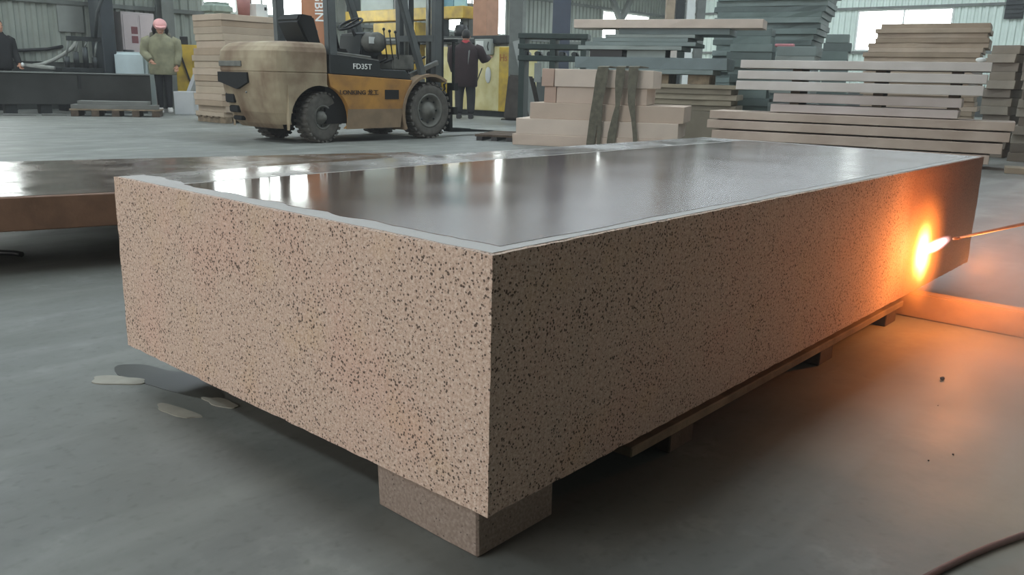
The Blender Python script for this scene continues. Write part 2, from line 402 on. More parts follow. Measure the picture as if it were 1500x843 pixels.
def film(name, pts, z0, z1, m, parent=None):
    mb = MB(); mb.prism(pts, z0, z1, 'z'); o = mb.build(name, m, parent); return o
gy = (hit(275, 271, 2, BZ1).y + hit(1050, 208, 2, BZ1).y)/2 - BY0      # the straight line along the top
HB = BZ1-BZ0
f1 = film('water_film', outline(.055, BX1-BX0-.05, .035, gy-.008, .010, .014, 3), HB-.001, HB+.0010, film_mat(), block); f1['label'] = 'dark mirror-like water film on the granite'
M_DULL = slurry_mat('grey_slurry_film', '6b625a', '8d8880', .12, .32)
f2 = film('slurry_film', outline(.075, BX1-BX0-.03, gy+.006, BY1-BY0-.012, .006, .02, 9), HB-.001, HB+.0008, M_DULL, block); f2['label'] = 'greyer wet strip along the far edge'
M_RIM = slurry_mat('dried_slurry', 'a9a49e', 'c3c0bc', .5, .7)
f3 = film('dried_slurry_rim', outline(.010, BX1-BX0-.010, .010, BY1-BY0-.010, .004, .004, 21), HB-.001, HB+.0003, M_RIM, block); f3['label'] = 'pale dried slurry round the rim'
# support stone, pallet and sleeper under the block
M_PAD = pad_mat()
tag(rough_slab(.20, .26, BZ0, .006, .08).build('support_stone', M_PAD, bevel=.004, seg=1, loc=(.918, .862, 0)), 'granite offcut propping the near corner of the big block', 'stone support')
pal = thing('pallet', 'low timber pallet carrying the big granite block', 'pallet', (1.34, .84, 0))
for yy in (0, .55, 1.10):
    MB().box(0, 1.70, yy, yy+.09, .045, .067).build('runner_board', M_WOOD, pal, .003, 1)
    for xx in (.16, .98, 1.55): MB().box(xx, xx+.10, yy+.005, yy+.085, 0, .045).build('foot_block', M_DWOOD, pal, .003, 1)
for k in range(7): MB().box(.06+k*.25, .16+k*.25, .10, 1.19, .067, .0897).build('deck_board', M_DWOOD, pal, .003, 1)
M_SLEEP = mat('sleeper_timber', 'a88a68', .8, 0, .35, 7, .25, 30)
sl = rough_slab(.06, 3.1, .0895, .006, .12).build('sleeper_beam', M_SLEEP, bevel=.005, seg=2, loc=(3.085, -1.15, 0)); tag(sl, 'thick timber sleeper running out from under the block beside the flame', 'timber beam')

# ------------------------------------------------------------------ torch and flame
nz = Vector((3.00, .725, .283)); FL = hit(1351, 371, 1, .778)
p_noz = hit(1383, 353, 1, .715); p_edge = hit(1500, 328, 1, .44)
lance = thing('flame_torch', 'thin long-handled gas torch reaching in from the right', 'torch', (p_noz.x, p_noz.y, p_noz.z))
dv = (p_edge-p_noz); far = dv*3.2
MB().tube([dv*.22, dv*.5, dv, far], [.0035, .0042, .0050, .006], 10).build('lance_tube', mat('scorched_steel', '8a6048', .45, .5, .3, 20), lance)
MB().tube([dv*.14, dv*.17, dv*.24], [.0045, .0055, .004], 12).build('nozzle', mat('scorched_steel', '8a6048', .45, .5, .3, 20), lance)
fl = bpy.data.lights.new('flame_light', 'POINT'); fl.energy = 8; fl.color = (1.0, .29, .055); fl.shadow_soft_size = .05
flo = bpy.data.objects.new('flame_light', fl); COL.objects.link(flo); flo.location = FL+Vector((0, -.17, -.01))
def flame_mat(name, stops, dens, sx, sy, sz, pw):
    m = bpy.data.materials.new(name); m.use_nodes = True; t = m.node_tree; N = t.nodes; L = t.links; N.clear()
    out = N.new('ShaderNodeOutputMaterial'); tc = N.new('ShaderNodeTexCoord'); mp = N.new('ShaderNodeMapping'); mp.inputs['Scale'].default_value = (1/sx, 1/sy, 1/sz)
    L.new(tc.outputs['Object'], mp.inputs[0])
    n = N.new('ShaderNodeTexNoise'); n.inputs['Scale'].default_value = 2.0; n.inputs['Detail'].default_value = 3; L.new(mp.outputs[0], n.inputs['Vector'])
    ln = N.new('ShaderNodeVectorMath'); ln.operation = 'LENGTH'; L.new(mp.outputs[0], ln.inputs[0])
    a = N.new('ShaderNodeMath'); a.operation = 'MULTIPLY_ADD'; L.new(n.outputs['Fac'], a.inputs[0]); a.inputs[1].default_value = .25; L.new(ln.outputs['Value'], a.inputs[2])
    mr = N.new('ShaderNodeMapRange'); L.new(a.outputs[0], mr.inputs[0]); mr.inputs[1].default_value = 1.08; mr.inputs[2].default_value = .12
    p = N.new('ShaderNodeMath'); p.operation = 'POWER'; L.new(mr.outputs[0], p.inputs[0]); p.inputs[1].default_value = pw
    d = N.new('ShaderNodeMath'); d.operation = 'MULTIPLY'; L.new(p.outputs[0], d.inputs[0]); d.inputs[1].default_value = dens
    r = N.new('ShaderNodeValToRGB'); L.new(mr.outputs[0], r.inputs[0]); e = r.color_ramp.elements
    e[0].position = stops[0][0]; e[0].color = stops[0][1]+(1,); e[1].position = stops[1][0]; e[1].color = stops[1][1]+(1,)
    em = N.new('ShaderNodeEmission'); L.new(r.outputs[0], em.inputs[0]); L.new(d.outputs[0], em.inputs[1]); L.new(em.outputs[0], out.inputs['Volume']); return m
flm = thing('torch_flame', 'bright orange and white torch flame licking the block', 'flame', FL)
MB().ball((0, 0, 0), (.062, .034, .135), None, 20, 14).build('flame_core', flame_mat('flame_core', [(.1, (1, .22, .02)), (.65, (1, .72, .28))], 300, .062, .034, .135, 1.9), flm)
MB().ball((0, 0, 0), (.24, .050, .24), None, 24, 16).build('flame_envelope', flame_mat('flame_envelope', [(0, (1, .20, .03)), (1, (1, .30, .04))], 42, .24, .050, .24, 1.9), flm)
jd = (p_noz-FL); jl = jd.length
mj = Matrix.Translation(Vector((0, 0, 0)))
jet = MB().ball((0, 0, 0), (.022, .022, .062), None, 16, 12).build('flame_jet', flame_mat('flame_jet', [(.1, (1, .40, .35)), (.5, (.95, .92, 1))], 420, .022, .022, .062, 1.5), flm)
jet.rotation_mode = 'QUATERNION'; jet.rotation_quaternion = jd.to_track_quat('Z', 'Y'); jet.location = jd*.62

# ------------------------------------------------------------------ the second slab, floor bits
a2 = math.atan2(-.297, .955); e2 = Vector((.955, -.297, 0)); n2 = Vector((.297, .955, 0))
S2 = n2*3.70 + e2*(-.7)
s2 = rough_slab(3.04, 1.45, .132, .006, .1).build('wet_slab', mat('brown_granite', '8a6a55', .55, 0, .25, 12, .1, 90), bevel=.004, seg=1, loc=(S2.x, S2.y, .168), rz=a2)
tag(s2, 'thinner brown granite slab with wet top behind the big block at left', 'stone slab')
wf = film('water_film', outline(.02, 3.02, .02, 1.43, .012, .01, 33), .131, .1335, slurry_mat('brown_wet_film', '4e4037', '7b7267', .10, .30), s2)
for k, (uu, vv) in enumerate(((.12, .5), (.12, 1.15), (2.0, .5), (2.0, 1.15))):
    q = S2+e2*uu+n2*(vv-.1)
    tag(MB().box(0, .22, 0, .20, 0, .168).build('support_stone', M_CONC, None, .004, 1, loc=(q.x, q.y, 0), rz=a2), 'concrete prop under the thinner brown slab behind the big block', 'stone support', 'props under the brown slab')
def blob(name, label, cat, px, py, rx, ry, rz, h, m, group=None, seed=0):
    p = G(px, py); pts = []
    for k in range(26):
        a = 2*PI*k/26; r = 1+.45*mnoise.noise(Vector((math.cos(a)*1.4, math.sin(a)*1.4, seed*3.7)))
        x, y = rx*r*math.cos(a), ry*r*math.sin(a); pts.append((x*math.cos(rz)-y*math.sin(rz), x*math.sin(rz)+y*math.cos(rz)))
    o = MB().prism(pts, 0, h, 'z').build(name, m, loc=(p.x, p.y, 0)); return tag(o, label, cat, group)
M_FLAKE = mat('dry_slurry_flake', '9a978b', .8, 0, .15, 20); M_PUD = mat('puddle_water', '454641', .35, 0, .2, 6)
def patch(name, label, cat, p0, p1, wd, h, m, seed):
    a = G(*p0); b = G(*p1); c = (a+b)/2; q = blob(name, label, cat, 700, 700, (b-a).length/2, wd, math.atan2(b.y-a.y, b.x-a.x), h, m, None, seed); q.location = (c.x, c.y, 0); return q
patch('puddle', 'dark wet patch on the floor beside the left face of the block', 'puddle', (178, 533), (318, 582), .062, .0010, M_PUD, 1)
patch('slurry_flake', 'pale slurry flake left of the dark wet patch', 'slurry flake', (136, 556), (212, 560), .034, .0025, M_FLAKE, 2)
patch('slurry_flake', 'pale pointed slurry flake just in front of the dark wet patch', 'slurry flake', (230, 594), (288, 612), .022, .0025, M_FLAKE, 3)
patch('slurry_flake', 'small pale slurry flake nearest the bottom edge of the block', 'slurry flake', (302, 584), (345, 598), .016, .0025, M_FLAKE, 4)
def chip(px, py, r, label, m):
    p = G(px, py); mb = MB().ball((0, 0, r*.6), (r, r*.8, r*.62), None, 8, 6)
    mb.v = [tuple(Vector(v)*(1+.3*mnoise.noise(Vector(v)*90+Vector((px, 0, 0))))) for v in mb.v]; z0 = min(v[2] for v in mb.v)
    mb.v = [(a, b, c-z0) for a, b, c in mb.v]; tag(mb.build('stone_chip', m, loc=(p.x, p.y, 0)), label, 'stone chip')
M_CHIP = mat('stone_chip', '4c443e', .8)
chip(1380, 557, .0085, 'dark stone chip alone on the floor in front of the sleeper', M_CHIP)
chip(1396, 667, .0030, 'tiny dark chip on the floor below the larger one', M_CHIP)
chip(1360, 676, .0026, 'tiniest dark chip on the open floor at right', M_CHIP)
chip(1374, 595, .0018, 'speck-like chip between the larger chips at right', M_CHIP)
hp = [G(x, y) for x, y in ((1640, 740), (1560, 765), (1500, 788), (1450, 806), (1415, 821), (1380, 838), (1330, 866))]
tag(MB().tube([(p.x, p.y, .006) for p in hp], .006, 10).build('rubber_hose', mat('red_hose', '6d4f47', .6, 0, .25, 20)), 'dull red rubber hose on the floor at the bottom right corner', 'hose')
hp = [G(x, y) for x, y in ((-20, 373), (0, 374), (22, 375), (32, 377))]
tag(MB().tube([(p.x, p.y, .012) for p in hp], .012, 8).build('black_strap', M_BLACK), 'short black strap on the floor under the brown slab', 'strap')
# dusty haze hanging over the floor round the torch
def haze_mat():
    m = bpy.data.materials.new('dust_haze'); m.use_nodes = True; t = m.node_tree; N = t.nodes; L = t.links; N.clear()
    out = N.new('ShaderNodeOutputMaterial'); tc = N.new('ShaderNodeTexCoord'); mp = N.new('ShaderNodeMapping'); mp.inputs['Scale'].default_value = (1/HZR[0], 1/HZR[1], 1/HZR[2])
    L.new(tc.outputs['Object'], mp.inputs[0]); ln = N.new('ShaderNodeVectorMath'); ln.operation = 'LENGTH'; L.new(mp.outputs[0], ln.inputs[0])
    mr = N.new('ShaderNodeMapRange'); mr.interpolation_type = 'SMOOTHSTEP'; L.new(ln.outputs['Value'], mr.inputs[0]); mr.inputs[1].default_value = 1.0; mr.inputs[2].default_value = .1
    d = N.new('ShaderNodeMath'); d.operation = 'MULTIPLY'; L.new(mr.outputs[0], d.inputs[0]); d.inputs[1].default_value = .55
    v = N.new('ShaderNodeVolumeScatter'); v.inputs['Color'].default_value = (.95, .85, .74, 1); v.inputs['Anisotropy'].default_value = .2
    L.new(d.outputs[0], v.inputs['Density']); L.new(v.outputs[0], out.inputs['Volume']); return m
HZR = (1.7, .60, .62)
hz_ = MB().ball((0, 0, 0), HZR, None, 32, 16); hz_.v = [(x, y, max(z, -.14)) for x, y, z in hz_.v]
hzo = hz_.build('dust_haze', haze_mat(), loc=(2.85, .22, .145)); hzo['kind'] = 'stuff'; hzo['label'] = 'thin dusty haze over the floor around the torch flame'; hzo['category'] = 'haze'
# ------------------------------------------------------------------ lettering
def text(name, s, parent, loc, rotm, size, m, depth=.002, align='LEFT', sx=1.0):
    cu = bpy.data.curves.new(name, 'FONT'); cu.body = s; cu.size = size; cu.extrude = depth; cu.align_x = align; cu.resolution_u = 3; cu.offset = size*.012
    to = bpy.data.objects.new('tmp', cu); COL.objects.link(to); bpy.context.view_layer.update()
    me = bpy.data.meshes.new_from_object(to.evaluated_get(bpy.context.evaluated_depsgraph_get())); bpy.data.objects.remove(to)
    me.materials.clear(); me.transform(Matrix.Diagonal((sx, 1, 1, 1)))
    o = link(name, me, m, parent); o.matrix_local = Matrix.Translation(loc) @ rotm.to_4x4(); return o
ROT_Y = Matrix(((1, 0, 0), (0, 0, -1), (0, 1, 0)))          # reads on a face looking to -y
ROT_X = Matrix(((0, 0, -1), (-1, 0, 0), (0, 1, 0)))         # reads on a face looking to -x

# ------------------------------------------------------------------ forklift
M_ORG = mat('forklift_orange', 'b5843c', .5, 0, .4, 4, .05, 30, col2='8a6438'); M_CW = mat('dusty_counterweight', 'a3957b', .7, 0, .45, 2.6, .12, 25, col2='6b5440')
M_DIRT = mat('dirty_skirt', '8d785f', .8, 0, .3, 4, .1, 30); M_PANEL = mat('black_panel', '2a2f30', .45, 0, .35, 5); M_POST = mat('guard_post', '5d6262', .5, .2, .25, 4)
M_DUST = mat('dusty_grey', '6f6f68', .8, 0, .35, 9, .1, 30); M_DARKIN = mat('black_recess', '0d0e0e', .8, 0, .2, 5); M_LETW = mat('white_letters', 'e4e6e2', .6, 0, .05); M_LETD = mat('dark_letters', '3c2a1a', .6, 0, .2, 30)
M_CHROME = mat('worn_steel', '8b8d8a', .35, .7, .2, 10)
FK = thing('forklift', 'dusty orange forklift with tan counterweight parked behind the block', 'forklift', (6.02, 8.87, 0), -.01)
HW = .60
def counterweight():
    """rounded rear counterweight with wheel arch, built as a ring-lofted shell"""
    zs = [.17, .22, .35, .50, .66, .79, .80, .81, .95, 1.03, 1.08, 1.12, 1.14]; mb = MB()
    rear = [-.46, -.50, -.56, -.60, -.63, -.645, -.645, -.65, -.65, -.64, -.60, -.54, -.45]
    hw = [.50, .54, .57, .585, .595, .60, .592, .602, .60, .60, .585, .55, .50]
    rings = []
    for z, xr, hy in zip(zs, rear, hw):
        ring = []; rc = .20
        # go round: near front -> near rear corner -> far rear corner -> far front
        ring.append((.10, -hy)); ring.append((-.15, -hy))
        for k in range(7): a = PI/2*k/6; ring.append((xr+rc-rc*math.sin(a), -hy+rc-rc*math.cos(a)))
        for k in range(7): a = PI/2*k/6; ring.append((xr+rc-rc*math.cos(a), hy-rc+rc*math.sin(a)))
        ring.append((-.15, hy)); ring.append((.10, hy))
        rings.append([(x, y, z) for x, y in ring])
    n = len(rings[0]); vs = [v for r in rings for v in r]
    fs = [(i*n+k, i*n+(k+1) % n, (i+1)*n+(k+1) % n, (i+1)*n+k) for i in range(len(zs)-1) for k in range(n)]
    fs.append(tuple(range((len(zs)-1)*n, len(zs)*n)))
    # open the wheel arches: drop the low side quads beside the wheel
    keep = []
    for f in fs:
        c = sum((Vector(vs[i]) for i in f), Vector())/len(f)
        if len(f) == 4 and c.z < .70 and c.x > -.405: continue
        keep.append(f)
    mb.add(vs, keep, False); return mb
cw = counterweight(); cwo = cw.build('counterweight', M_CW, FK)
# arch skins that close the side above the rear wheel with a round cut-out
def arch_side(y0, y1, cx, cz, r, x0, x1, z0, zt, n=18):
    mb = MB(); top = []; bot = []
    for k in range(n+1):
        x = x0+(x1-x0)*k/n; dx = x-cx
        zb = cz+math.sqrt(max(0, r*r-dx*dx)) if abs(dx) < r else z0
        bot.append((x, max(zb, z0))); top.append((x, zt))
    poly = bot+top[::-1]
    for k in range(n):
        mb.prism([bot[k], bot[k+1], top[k+1], top[k]], y0, y1, 'y')
    return mb
for s, (ya, yb) in ((-1, (-.60, -.55)), (1, (.55, .60))):
    arch_side(ya, yb, .00, .25, .41, -.43, .105, .16, .665).build('wheel_arch', M_CW, FK)
MB().box(-.30, .08, -.35, .35, .20, .60).build('axle_housing', M_DARKIN, FK)
# recess and tread slots of the rear face
rp = MB(); rp.prism([(.50, .79), (-.14, .79), (-.14, .68), (.10, .60), (.50, .68)], -.662, -.60, 'x'); rp.build('rear_recess', M_DARKIN, FK)
MB().box(-.664, -.62, -.02, .46, .855, .915).build('number_plate', M_DUST, FK, .004, 1)
for k, (yy, z0, z1, xr) in enumerate(((.34, .44, .55, -.615), (.30, .33, .41, -.592), (.27, .24, .29, -.565))):
    MB().box(xr, xr+.06, yy-.10, yy+.10, z0, z1).build('step_slot', M_DARKIN, FK, .01, 2)
MB().ball((-.655, -.1, .57), .012, None, 8, 6).build('bolt', M_CHROME, FK)
# orange side panels with curved ends
def side_panel(y0, y1):
    pts = [(.12, .79), (1.33, .72)]
    for k in range(9): a = math.radians(80+k*11); pts.append((1.735+.52*math.cos(a), .36+.52*math.sin(a)))
    pts = [(.12, .795), (1.42, .745), (1.36, .66), (1.28, .52), (1.24, .36), (1.20, .17)]
    pts += [(.36, .16)]
    for k in range(8): a = math.radians(-10+k*11.5); pts.append((.02+.40*math.cos(a), .27+.40*math.sin(a)))
    return MB().prism(pts, y0, y1, 'y')
for ya, yb in ((-HW, -.53), (.53, HW)):
    side_panel(ya, yb).build('side_panel', M_ORG, FK, .006, 1)
sk = MB().prism([(.39, .39), (1.245, .39), (1.20, .16), (.36, .155)], -HW-.006, -HW+.002, 'y').build('dirty_skirt', M_DIRT, FK); sk['label'] = 'lower strip caked with brown dust'
MB().box(.12, 1.25, -.53, .53, .22, .75).build('chassis', M_DARKIN, FK)
MB().box(.95, 1.19, -.605, -.58, .50, .63).build('step_recess', M_DARKIN, FK, .008, 2)
# black cowl carrying the model letters
cl = MB().prism([(.14, .80), (1.40, .75), (1.30, .86), (.90, .865), (.88, .965), (.24, 1.015), (.14, 1.02)], -HW, HW, 'y').build('cowl', M_PANEL, FK, .006, 1)
MB().bar((.24, -HW-.003, 1.022), (.86, -HW-.003, .972), .01, .012).build('cowl_trim', M_CHROME, FK)
text('model_letters', 'FD35T', FK, (.47, -HW-.006, .862), ROT_Y, .088, M_LETW, .002, sx=1.15)
text('maker_letters', 'LONKING 龙工', FK, (.27, -HW-.006, .563), ROT_Y, .072, M_LETD, .002, sx=1.2)
# front fenders
for ya, yb in ((-HW-.02, -.36), (.36, HW+.02)):
    f_ = MB(); pr = []
    for k in range(13): a = math.radians(58+k*12.2); pr.append((1.735+.50*math.cos(a), .33+.50*math.sin(a)))
    inn = [(1.735+(x-1.735)*.93, .33+(z-.33)*.93) for x, z in pr]
    for k in range(12): f_.prism([pr[k], pr[k+1], inn[k+1], inn[k]], ya, yb, 'y')
    f_.build('front_fender', M_DIRT if ya < 0 else M_ORG, FK)
# wheels
def wheel(name, x, y, r, wd, steer, rim):
    hub = bpy.data.objects.new(name, None); COL.objects.link(hub); hub.parent = FK; hub.location = (x, y, r); hub.rotation_euler[2] = steer
    hub.empty_display_size = .05
    MY = Matrix.Rotation(PI/2, 4, 'X')
    t = MB(); t.lathe([(rim, -wd*.42), (r*.80, -wd*.50), (r*.90, -wd*.47), (r*.955, -wd*.36), (r*.965, 0), (r*.955, wd*.36), (r*.90, wd*.47), (r*.80, wd*.50), (rim, wd*.42)], 40, MY)
    n = 26
    for k in range(n):
        for sd in (-1, 1):
            a = 2*PI*(k+(.5 if sd > 0 else 0))/n; M = Matrix.Rotation(-a, 4, 'Y') @ Matrix.Rotation(sd*.35, 4, 'X')
            t.box(r*.925, r*1.0, min(0, sd*wd*.5), max(0, sd*wd*.5), -r*.055, r*.055, Matrix.Rotation(-a, 4, 'Y'))
    t.build('tyre', M_RUB, hub)
    h = MB(); h.lathe([(rim*1.0, -wd*.40), (rim*1.04, -wd*.44), (rim*.90, -wd*.42), (rim*.86, -wd*.22), (rim*.55, -wd*.20), (rim*.5, -wd*.34), (rim*.3, -wd*.40), (rim*.28, -wd*.52), (.0005, -wd*.54)], 28, Matrix.Rotation(-PI/2, 4, 'X') @ Matrix.Scale(-1, 4, (0, 0, 1)) if y > 0 else Matrix.Rotation(-PI/2, 4, 'X'))
    h.build('rim', M_DUST, hub)
    sgn = 1 if y > 0 else -1
    for k in range(8):
        a = 2*PI*k/8; MB().ball((rim*.70*math.cos(a), sgn*wd*.24, rim*.70*math.sin(a)), rim*.07, None, 6, 4).build('lug_nut', M_STEEL, hub)
    return hub
wheel('rear_wheel', .06, -.46, .295, .20, .17, .14); wheel('rear_wheel', .06, .45, .295, .20, .17, .14)
wheel('front_wheel', 1.735, -.475, .36, .24, 0, .215); wheel('front_wheel', 1.735, .475, .36, .24, 0, .215)
MB().tube([(.02, -.40, .29), (.02, .40, .29)], .05, 10).build('rear_axle', M_STEEL, FK); MB().tube([(1.735, -.42, .36), (1.735, .42, .36)], .08, 10).build('front_axle', M_STEEL, FK)
# overhead guard
for s in (-1, 1):
    y = s*.52
    MB().bar((.225, y, 1.0), (.20, y, 2.12), .10, .115, (1, 0, 0)).build('guard_post', M_POST, FK, .01, 2)
    MB().bar((1.66, y, .80), (1.16, y, 2.10), .07, .09, (1, 0, 0)).build('front_pillar', M_POST, FK, .008, 2)
    MB().bar((.14, y, 2.13), (1.20, y, 2.13), .07, .06).build('guard_rail', M_POST, FK, .008, 1)
for k in range(6): MB().bar((.18+k*.19, -.49, 2.14), (.18+k*.19, .49, 2.14), .04, .05).build('guard_bar', M_POST, FK)
# seat, hood, dash, controls
st = MB().prism([(.30, 1.02), (.78, 1.02), (.80, 1.10), (.40, 1.12), (.30, 1.46), (.10, 1.48), (.06, 1.40), (.22, 1.10)], -.10, .34, 'y').build('seat', M_BLACK, FK, .02, 2)
hd = MB().prism([(.11, 1.02), (.88, .98), (.88, 1.02), (.30, 1.06), (.11, 1.08)], -.45, .45, 'y').build('engine_hood', M_DUST, FK, .01, 1)
MB().lathe([(.001, -.16), (.10, -.15), (.125, -.10), (.125, .10), (.10, .15), (.001, .16)], 20, Matrix.Translation((1.17, -.12, 1.20)) @ Matrix.Rotation(PI/2, 4, 'X')).build('dash_drum', M_DUST, FK)
MB().prism([(1.0, .86), (1.45, .86), (1.34, 1.20), (1.24, 1.34), (1.06, 1.30), (1.02, 1.06)], -.05, .42, 'y').build('dashboard', M_PANEL, FK, .015, 2)
MB().box(1.00, 1.10, -.265, -.25, 1.18, 1.26).build('dash_sticker', M_WHITE, FK)
sw = MB(); ring = [(1.0+.165*math.cos(2*PI*k/24)*.86, .12+.165*math.sin(2*PI*k/24), 1.42+.165*math.cos(2*PI*k/24)*.46) for k in range(25)]
sw.tube(ring, .016, 8, False); sw.bar(ring[0], ring[12], .02, .02).bar((1.0, .12, 1.42), ring[18], .02, .02); sw.build('steering_wheel', M_BLACK, FK)
MB().tube([(1.0, .12, 1.42), (1.16, .12, 1.10)], .022, 8).build('steering_column', M_BLACK, FK)
for k, (x, y, h_) in enumerate(((1.20, -.30, 1.36), (1.26, -.34, 1.34), (1.32, -.38, 1.33))):
    lv = MB().tube([(x+.05, y, 1.0), (x, y, h_-.02)], .008, 6).build('lever', M_BLACK, FK); MB().ball((x, y, h_), .02, None, 8, 6).build('lever_knob', M_BLACK, lv)
ex = [(.95, .30, 1.0), (.92, .36, 1.30), (.92, .40, 1.8), (.94, .40, 2.05)]
MB().tube(ex, .035, 10).build('intake_pipe', M_BLACK, FK)
MB().box(1.30, 1.66, -.36, .36, .86, 1.06).build('front_cowl', M_DUST, FK, .02, 2)
for k, y in enumerate((-.30, -.18, .05)):
    MB().tube([(1.2, y, .95), (1.35, y-.05, 1.02), (1.6, y, .92), (1.9, y, 1.05)], .014, 6).build('hydraulic_hose', M_BLACK, FK)
# mast, carriage and forks
for s in (-1, 1):
    y = s*.36
    MB().box(1.99, 2.11, y-.045, y+.045, .07, 2.18).build('outer_mast_rail', M_POST, FK, .006, 1)
    MB().box(2.12, 2.21, y*.84-.035, y*.84+.035, .10, 2.22).build('inner_mast_rail', M_STEEL, FK, .006, 1)
    MB().tube([(2.03, y*.62, .30), (2.03, y*.62, 1.5), (2.03, y*.62, 2.15)], .035, 10).build('lift_cylinder', M_CHROME, FK)
    MB().bar((1.50, s*.43, .80), (2.0, s*.43, .98), .05, .06).build('tilt_cylinder', M_CHROME, FK, .006, 1)
    fk = MB().prism([(2.30, .06), (3.32, .03), (3.32, .045), (2.36, .11), (2.35, .70), (2.30, .70)], s*.30-.06, s*.30+.06, 'y').build('fork', M_STEEL, FK)
for z in (.35, 1.25, 2.05): MB().box(1.985, 2.05, -.36, .36, z, z+.08).build('mast_crossbar', M_POST, FK)
for z in (.30, .62): MB().box(2.22, 2.30, -.52, .52, z, z+.10).build('carriage_bar', M_STEEL, FK)
for k in range(5): MB().box(2.25, 2.28, -.48+k*.235, -.45+k*.235, .70, 1.25).build('backrest_bar', M_STEEL, FK)
MB().box(2.24, 2.29, -.52, .52, 1.25, 1.29).build('backrest_top', M_STEEL, FK)
hk = MB().box(2.0, 2.10, -.52, -.50, .58, .76).build('yellow_plate', M_YEL, FK, .006, 1)
MB().tube([(2.07, -.53, .72), (2.03, -.53, .70), (2.05, -.53, .64), (2.02, -.53, .61)], .012, 6).build('hook', M_BLACK, hk)

# ------------------------------------------------------------------ people
def skin_body(name, pts, edges, m, parent, lvl=2):
    me = bpy.data.meshes.new(name); me.from_pydata([p[:3] for p in pts], edges, []); o = bpy.data.objects.new(name, me); COL.objects.link(o)
    md = o.modifiers.new('s', 'SKIN'); md.use_smooth_shade = True
    for i, p in enumerate(pts): r = p[3]; me.skin_vertices[0].data[i].radius = (r, r) if not isinstance(r, tuple) else r
    me.skin_vertices[0].data[0].use_root = True
    o.modifiers.new('ss', 'SUBSURF').levels = lvl
    bpy.context.view_layer.update()
    nm = bpy.data.meshes.new_from_object(o.evaluated_get(bpy.context.evaluated_depsgraph_get())); bpy.data.objects.remove(o); nm.materials.clear()
    return link(name, nm, m, parent)
def hand(base, direc, side, m, parent, curl=.5):
    """palm plus five separate fingers"""
    d = Vector(direc).normalized(); sidev = Vector(side).normalized(); nrm = d.cross(sidev).normalized(); b = Vector(base)
    P = [tuple(b)+(.026,), tuple(b+d*.045)+((.040, .022),), tuple(b+d*.085)+((.042, .020),)]; E_ = [(0, 1), (1, 2)]
    o = skin_body('hand', P, E_, m, parent, 1)
    for k, (off, ln) in enumerate(((-.030, .060), (-.010, .075), (.010, .070), (.030, .055))):
        q = b+d*.08+sidev*off; p1 = q+d*ln*.5+nrm*ln*.12*curl*2; p2 = p1+d*ln*.45*(1-curl*.5)+nrm*ln*.5*curl
        MB().tube([q, p1, p2], [.009, .0085, .007], 6).build('finger', m, o)
    q = b+d*.03-sidev*.03; MB().tube([q, q-sidev*.025+d*.025, q-sidev*.03+d*.055+nrm*.01], [.011, .010, .008], 6).build('thumb', m, o)
    return o
